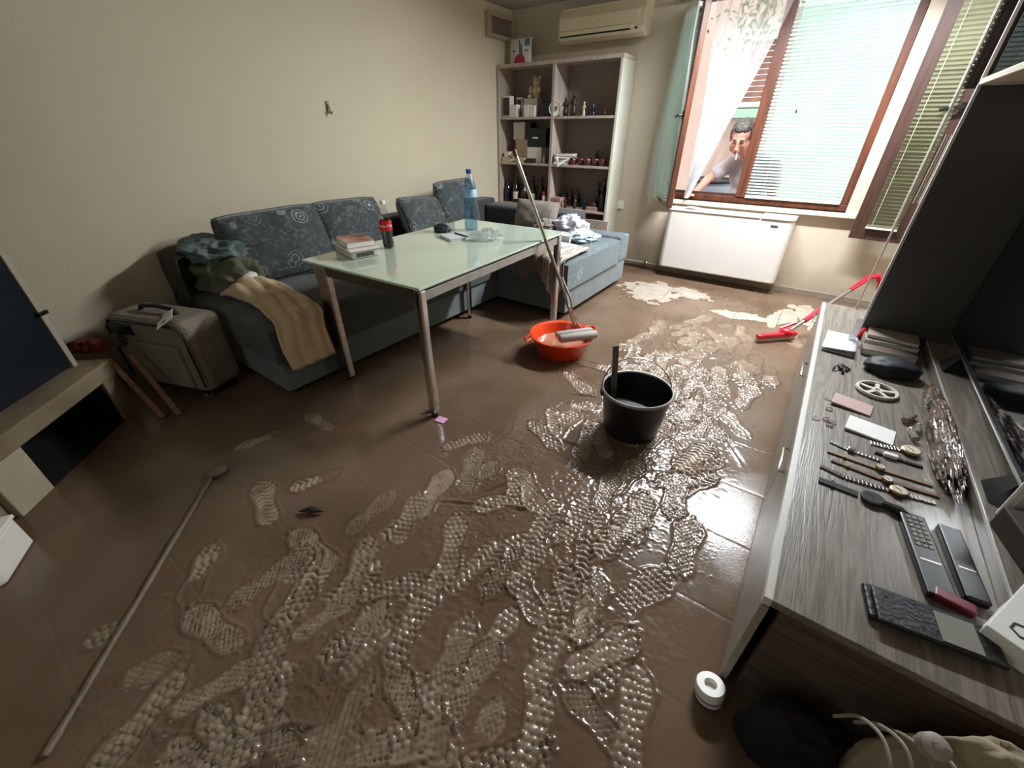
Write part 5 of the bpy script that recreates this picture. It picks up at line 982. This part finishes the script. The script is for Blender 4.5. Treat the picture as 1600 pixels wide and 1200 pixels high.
rc = tag(MB().obox((.336, 2.555, .43), (.02, .03, .055), (R(10), R(20), 0)).build('red_clip', M_red, bev=.006), 'red plastic clip at the foot of the tall end panel', 'clip')
tag(crumple((.445, 2.20, ZU + .022), (.095, .075, .045), 51, .25, 1.6, sub=4).build('dark_pouch', mat('navy_pouch', '#10151f', .6, var=.2), smooth='all'), 'dark navy soft pouch behind the white reel', 'pouch')
jb = thing('beaded_trinket', 'tangle of small black beads near the pale magazine', 'jewellery', (.27, 2.11, ZU))
for i in range(14): a = random.uniform(0, 6.3); rr = random.uniform(.004, .034); MB().ball((.27 + rr * math.cos(a), 2.12 + rr * 1.6 * math.sin(a), ZU + .006), random.uniform(.004, .007), 8, 6).build('bead', M_black, jb)
MB().tube([(.27 + .03 * math.cos(t_), 2.12 + .05 * math.sin(t_ * 1.3), ZU + .003) for t_ in [i * .4 for i in range(16)]], .0016, 5).build('thread', M_black, jb)
rl = thing('white_reel', 'white spoked film reel lying among the trinkets', 'reel', (.392, 1.975, ZU), R(15)); M_rl = mat('reel_white', '#c6c2ba', .4)
MB().tube([(.064 * math.cos(t_), .064 * math.sin(t_), .008) for t_ in [k * math.pi / 20 for k in range(40)]], .007, 6, True).build('outer_ring', M_rl, rl, local=True, smooth=True)
MB().lathe([(.008, .003), (.018, .003), (.018, .012), (.008, .012), (.008, .003)], (0, 0, 0), 20, cap=False).build('hub', M_rl, rl, local=True)
for k in range(5): MB().box(.015, .062, -.007, .007, .004, .011, Matrix.Rotation(k * 2 * math.pi / 5, 4, 'Z')).build('spoke', M_rl, rl, local=True)
tag(MB().obox((.312, 1.80, ZU + .006), (.125, .085, .006), (0, R(3), R(-8))).build('pink_card', mat('pinkish_card', '#b79a94', .7), bev=.001), 'pinkish card lying between the reel and white envelope', 'card')
tag(MB().obox((.365, 1.645, ZU + .005), (.135, .10, .007), (0, R(2), R(-8))).build('white_envelope', M_paper, bev=.001), 'white envelope lying above the row of watches', 'envelope')
M_ringm = mat('copper_ring', '#9a5a4a', .25, .9); M_silver = mat('silver', '#b9b6b2', .25, .95, var=.2, vscale=60); M_goldw = mat('watch_gold', '#b99a6a', .28, .9)
for i, (x, y) in enumerate([(.238, 1.80), (.243, 1.715), (.206, 1.62), (.236, 1.632), (.258, 1.628), (.250, 1.60)]):
    tag(MB().tube([(x + .010 * math.cos(t_), y + .010 * math.sin(t_), ZU + .002 + .002 * (1 + math.sin(t_))) for t_ in [k * math.pi / 8 for k in range(16)]], .0016, 6, True).build('finger_ring', M_ringm if i % 2 else M_silver, smooth=True), '%s finger ring, %s, on the media unit' % ('copper' if i % 2 else 'silver', ['beside the pink card', 'just below the pink card', 'nearest the front edge', 'topmost of the cluster', 'right of the cluster', 'lowest of the cluster'][i]), 'ring', 'finger rings on the media unit')
def watch(label, pts, wd, m, face=None, fm=None, links=False, box=None, th=.004, dial=None):
    """wrist watch laid open: strap follows pts, the case sits on it"""
    t = thing('wrist_watch', label, 'watch', (pts[0][0], pts[0][1], ZU)); P = [Vector((x, y, ZU + .003)) for x, y in pts]; n = 0
    acc = []
    for a, b_ in zip(P[:-1], P[1:]):
        d = b_ - a; k = max(1, int(d.length / (.009 if links else .03)))
        for i in range(k): acc.append((a.lerp(b_, i / k), a.lerp(b_, (i + 1) / k)))
    if links:
        for a, b_ in acc:
            c = (a + b_) / 2; M = Matrix.Translation(c) @ Matrix.Rotation(math.atan2((b_ - a).y, (b_ - a).x), 4, 'Z'); L_ = (b_ - a).length * .44; MB().box(-L_, L_, -wd / 2, wd / 2, -th / 2, th / 2, M).build('link', m, t, bev=.001)
    else:
        b = MB()
        for a, b_ in acc:
            c = (a + b_) / 2; M = Matrix.Translation(c) @ Matrix.Rotation(math.atan2((b_ - a).y, (b_ - a).x), 4, 'Z'); L_ = (b_ - a).length * .51; b.box(-L_, L_, -wd / 2, wd / 2, -th / 2, th / 2, M)
        b.build('strap', m, t, bev=.001)
        c = P[0].lerp(P[1], .35); MB().box(-.004, .004, -wd * .62, wd * .62, -.004, .005, Matrix.Translation(c) @ Matrix.Rotation(math.atan2((P[1] - P[0]).y, (P[1] - P[0]).x), 4, 'Z')).build('strap_loop', fm or M_silver, t)
    if face:
        fx, fy, fr_ = face; cs_ = MB().lathe([(fr_ * .9, 0), (fr_, .003), (fr_, .008), (fr_ * .86, .010)], (fx, fy, ZU + .004), 24).build('case', fm, t, smooth=True)
        MB().lathe([(.001, .0105), (fr_ * .84, .0105)], (fx, fy, ZU + .004), 24, cap=False).build('dial', dial or M_lab, cs_); MB().box(-.0006, .0006, 0, fr_ * .6, .0108, .0114, rotz_m((fx, fy, ZU + .004), 1.0)).build('hand', M_black, cs_); MB().box(-.0008, .0008, 0, fr_ * .45, .0108, .0114, rotz_m((fx, fy, ZU + .004), 3.4)).build('hand', M_black, cs_)
    if box: MB().obox((box[0], box[1], ZU + .008), (box[2], box[3], .012), (0, 0, box[4])).build('case', box[5], t, bev=.003)
    return t
watch('silver link watch bracelet topmost in the row of watches', [(.255, 1.495), (.31, 1.478), (.39, 1.475)], .013, M_silver, links=True, box=(.312, 1.478, .02, .016, 0, M_silver))
watch('silver watch with a large gold rimmed round dial', [(.365, 1.565), (.41, 1.57), (.455, 1.58)], .018, M_silver, (.470, 1.583, .026), M_goldw, links=True)
watch('small watch with a white rectangular case', [(.375, 1.515), (.45, 1.515), (.495, 1.515)], .013, M_black, box=(.415, 1.515, .035, .018, 0, M_paper))
watch('tan leather strap watch below the silver bracelet', [(.25, 1.432), (.38, 1.425), (.51, 1.43)], .014, mat('tan_leather', '#8a705c', .5), (.385, 1.425, .012), M_goldw)
watch('brown leather watch with a gold oval dial', [(.262, 1.388), (.38, 1.375), (.52, 1.385)], .015, mat('brown_leather', '#6a4f40', .5), (.40, 1.372, .014), M_goldw)
watch('dark steel bracelet watch with a gold rim dial', [(.235, 1.335), (.30, 1.318), (.37, 1.325), (.51, 1.345)], .016, mat('dark_steel', '#5c5450', .3, .9), (.425, 1.335, .022), M_goldw, links=True)
watch('bulky black sports watch nearest the remote control', [(.235, 1.262), (.33, 1.258)], .024, M_blackrub, (.362, 1.255, .028), M_blackrub, dial=M_black)
tag(MB().tube([(.385, 1.25, ZU + .008), (.42, 1.24, ZU + .012), (.445, 1.225, ZU + .008)], [.010, .012, .008], 8).build('black_strap', M_blackrub, smooth=True), 'loose black rubber strap beside the bulky sports watch', 'strap')
# brown bag of bits
M_bag = mat('brown_film', '#4a3a30', .25, hex2='#6f5b4c', vscale=30, bump=.9, bscale=45, coat=.4)
tag(crumple((.548, 1.71, ZU + .026), (.034, .36, .050), 61, .35, 3.0, sub=5).build('brown_plastic_bag', M_bag, smooth=True), 'long crumpled brown plastic bag along the back of the media unit', 'bag')
for i, (x, y) in enumerate([(.478, 1.80), (.497, 1.735), (.483, 1.69)]):
    t = thing('small_vial', '%s clear glass vial beside the brown bag' % ['farthest', 'middle', 'nearest'][i], 'vial', (x, y, ZU), R(60 + 20 * i), 'glass vials by the brown bag'); MB().lathe([(.010, -.028), (.0105, .020), (.006, .026), (.006, .03)], (0, 0, .0115), 14, M=Matrix.Rotation(R(90), 4, 'Y')).build('tube', mat('vial_glass', '#8f867c', .08, alpha=.7), t, local=True, smooth=True); MB().lathe([(.0075, .027), (.0075, .038)], (0, 0, .0115), 12, M=Matrix.Rotation(R(90), 4, 'Y')).build('stopper', M_dullchrome, t, local=True)
kn = thing('pocket_knife', 'slim pocket knife resting on the brown plastic bag', 'knife', (.52, 1.86, ZU + .055), R(70)); MB().box(-.04, .04, -.006, .006, 0, .008).build('grip', M_dullchrome, kn, local=True, bev=.002); MB().prism([(.04, -.004), (.085, 0), (.04, .005)], .002, .005).build('blade', M_chrome, kn, local=True)
def remote(label, c, rz, size, rows, m):
    t = thing('remote_control', label, 'remote control', c, R(rz)); a, l_, h = size[0] / 2, size[1] / 2, size[2]
    MB().box(-a, a, -l_, l_, 0, h).build('case', m, t, local=True, bev=.004)
    for j in range(rows):
        for i in range(3): MB().box(-a * .62 + i * a * .46, -a * .62 + i * a * .46 + a * .32, l_ * .82 - j * .016, l_ * .82 - j * .016 + .009, h, h + .002).build('button', mat('remote_button', '#8d8a80', .5), t, local=True)
    MB().box(-a * .7, a * .7, -l_ * .25, -l_ * .22, h, h + .001).build('divider_line', M_dullchrome, t, local=True); return t
remote('black remote control with pale buttons beside the sports watch', (.462, 1.108, ZU), 8, (.056, .265, .018), 7, M_black); remote('second black remote control close to the plinth', (.530, 1.125, ZU), 6, (.045, .23, .020), 0, M_black)
wl = thing('black_wallet', 'open black wallet with a card window at the unit corner', 'wallet', (.440, .895, ZU), R(8)); M_lea = mat('black_leather', '#1f1f22', .45, var=.2, vscale=30, bump=.3, bscale=90)
MB().box(-.10, .10, -.045, .045, 0, .014).build('flap', M_lea, wl, local=True, bev=.005); MB().box(-.09, .115, -.055, .03, .0142, .024).build('flap', M_lea, wl, local=True, bev=.004); MB().box(.015, .08, -.048, .022, .0242, .0255).build('card_window', mat('dull_card', '#8f8c84', .3, coat=.4), wl, local=True); MB().box(-.07, -.062, .012, .020, .0242, .026).build('snap', M_chrome, wl, local=True)
tag(MB().obox((.50, .985, ZU + .010), (.07, .03, .018), (0, 0, R(-8))).build('red_lighter_case', mat('dull_red', '#6d1f2a', .4), bev=.004), 'small dull red case between the wallet and remotes', 'case')
vd = thing('white_carton_box', 'white carton printed VENDO at the right edge of the picture', 'box', (.672, 1.02, ZU), R(63))
MB().box(-.16, .16, -.12, .085, 0, .05).build('carton', M_paper, vd, local=True, bev=.002); MB().box(-.155, .16, -.045, -.025, .0502, .051).build('olive_strip', mat('olive_strip', '#6a6a55', .6), vd, local=True)
lettering('lettering', 'VENDO', .036, ROOTM[vd.name].inverted() @ Matrix.Translation((-.02, .04, .0503)), mat('grey_ink', '#55504a', .6), vd)
MB().tube([(-.115 + .018 * math.cos(t_), .045 + .018 * math.sin(t_), .0505) for t_ in [k * math.pi / 3 for k in range(6)]], .0022, 5, True).build('logo', mat('grey_ink', '#55504a'), vd, local=True)
MB().box(-.08, .08, .008, .012, .0502, .0506).build('print_line', mat('grey_ink', '#55504a'), vd, local=True)
db = tag(MB().obox((.66, 1.215, .447 + .03), (.12, .15, .06), (0, 0, R(12))).build('dark_box', mat('dark_brown_box', '#3a332c', .7), bev=.004), 'dark brown box between the white carton and television', 'box')
wp = thing('white_panel_box', 'white cardboard panel standing at the right picture edge', 'box', (.665, 1.34, .447), R(14)); MB().box(-.05, .12, -.01, .01, 0, .12).build('panel', M_paper, wp, local=True, bev=.002); MB().tube([(-.052, 0, .0), (-.052, 0, .12)], .008, 8).build('rounded_edge', M_white, wp, local=True, smooth=True)
# bags at the near end of the unit
tag(crumple((.30, .665, .08), (.095, .055, .14), 71, .3, 1.6, sub=4).build('black_bag', mat('black_cloth', '#0f0f12', .8, var=.2), smooth='all'), 'black cloth bag slumped on the floor against the unit end', 'bag')
bb = thing('cream_tote', 'cream tote bag with loose cables at the bottom right corner', 'bag', (.58, .62, 0))
crumple((.55, .675, .17), (.15, .062, .28), 75, .22, 1.5, sub=5).build('tote', mat('cream_canvas', '#9a8c76', .9, var=.1, bump=.3, bscale=60), bb, smooth='all')
for k in range(4): MB().tube(spl([(.345 + .028 * k, .685, .25 + .02 * k), (.36 + .028 * k, .66, .33 + .01 * k), (.385 + .028 * k, .62, .36 + .01 * k), (.40 + .028 * k, .57, .33), (.41 + .028 * k, .54, .20)]), .0035, 6).build('cable', mat('pale_cable', '#9c917f', .6), bb, smooth=True)
pg = MB().lathe([(.018, 0), (.020, .006), (.020, .03), (.012, .036)], (.435, .64, .385), 18, M=Matrix.Rotation(R(20), 4, 'X')).build('plug', mat('dull_plug', '#a39a8e', .5), bb, smooth=True)
for s_ in (-1, 1): MB().tube([(.435 + s_ * .008, .630, .418), (.435 + s_ * .008, .622, .434)], .0022, 6).build('pin', M_chrome, pg)
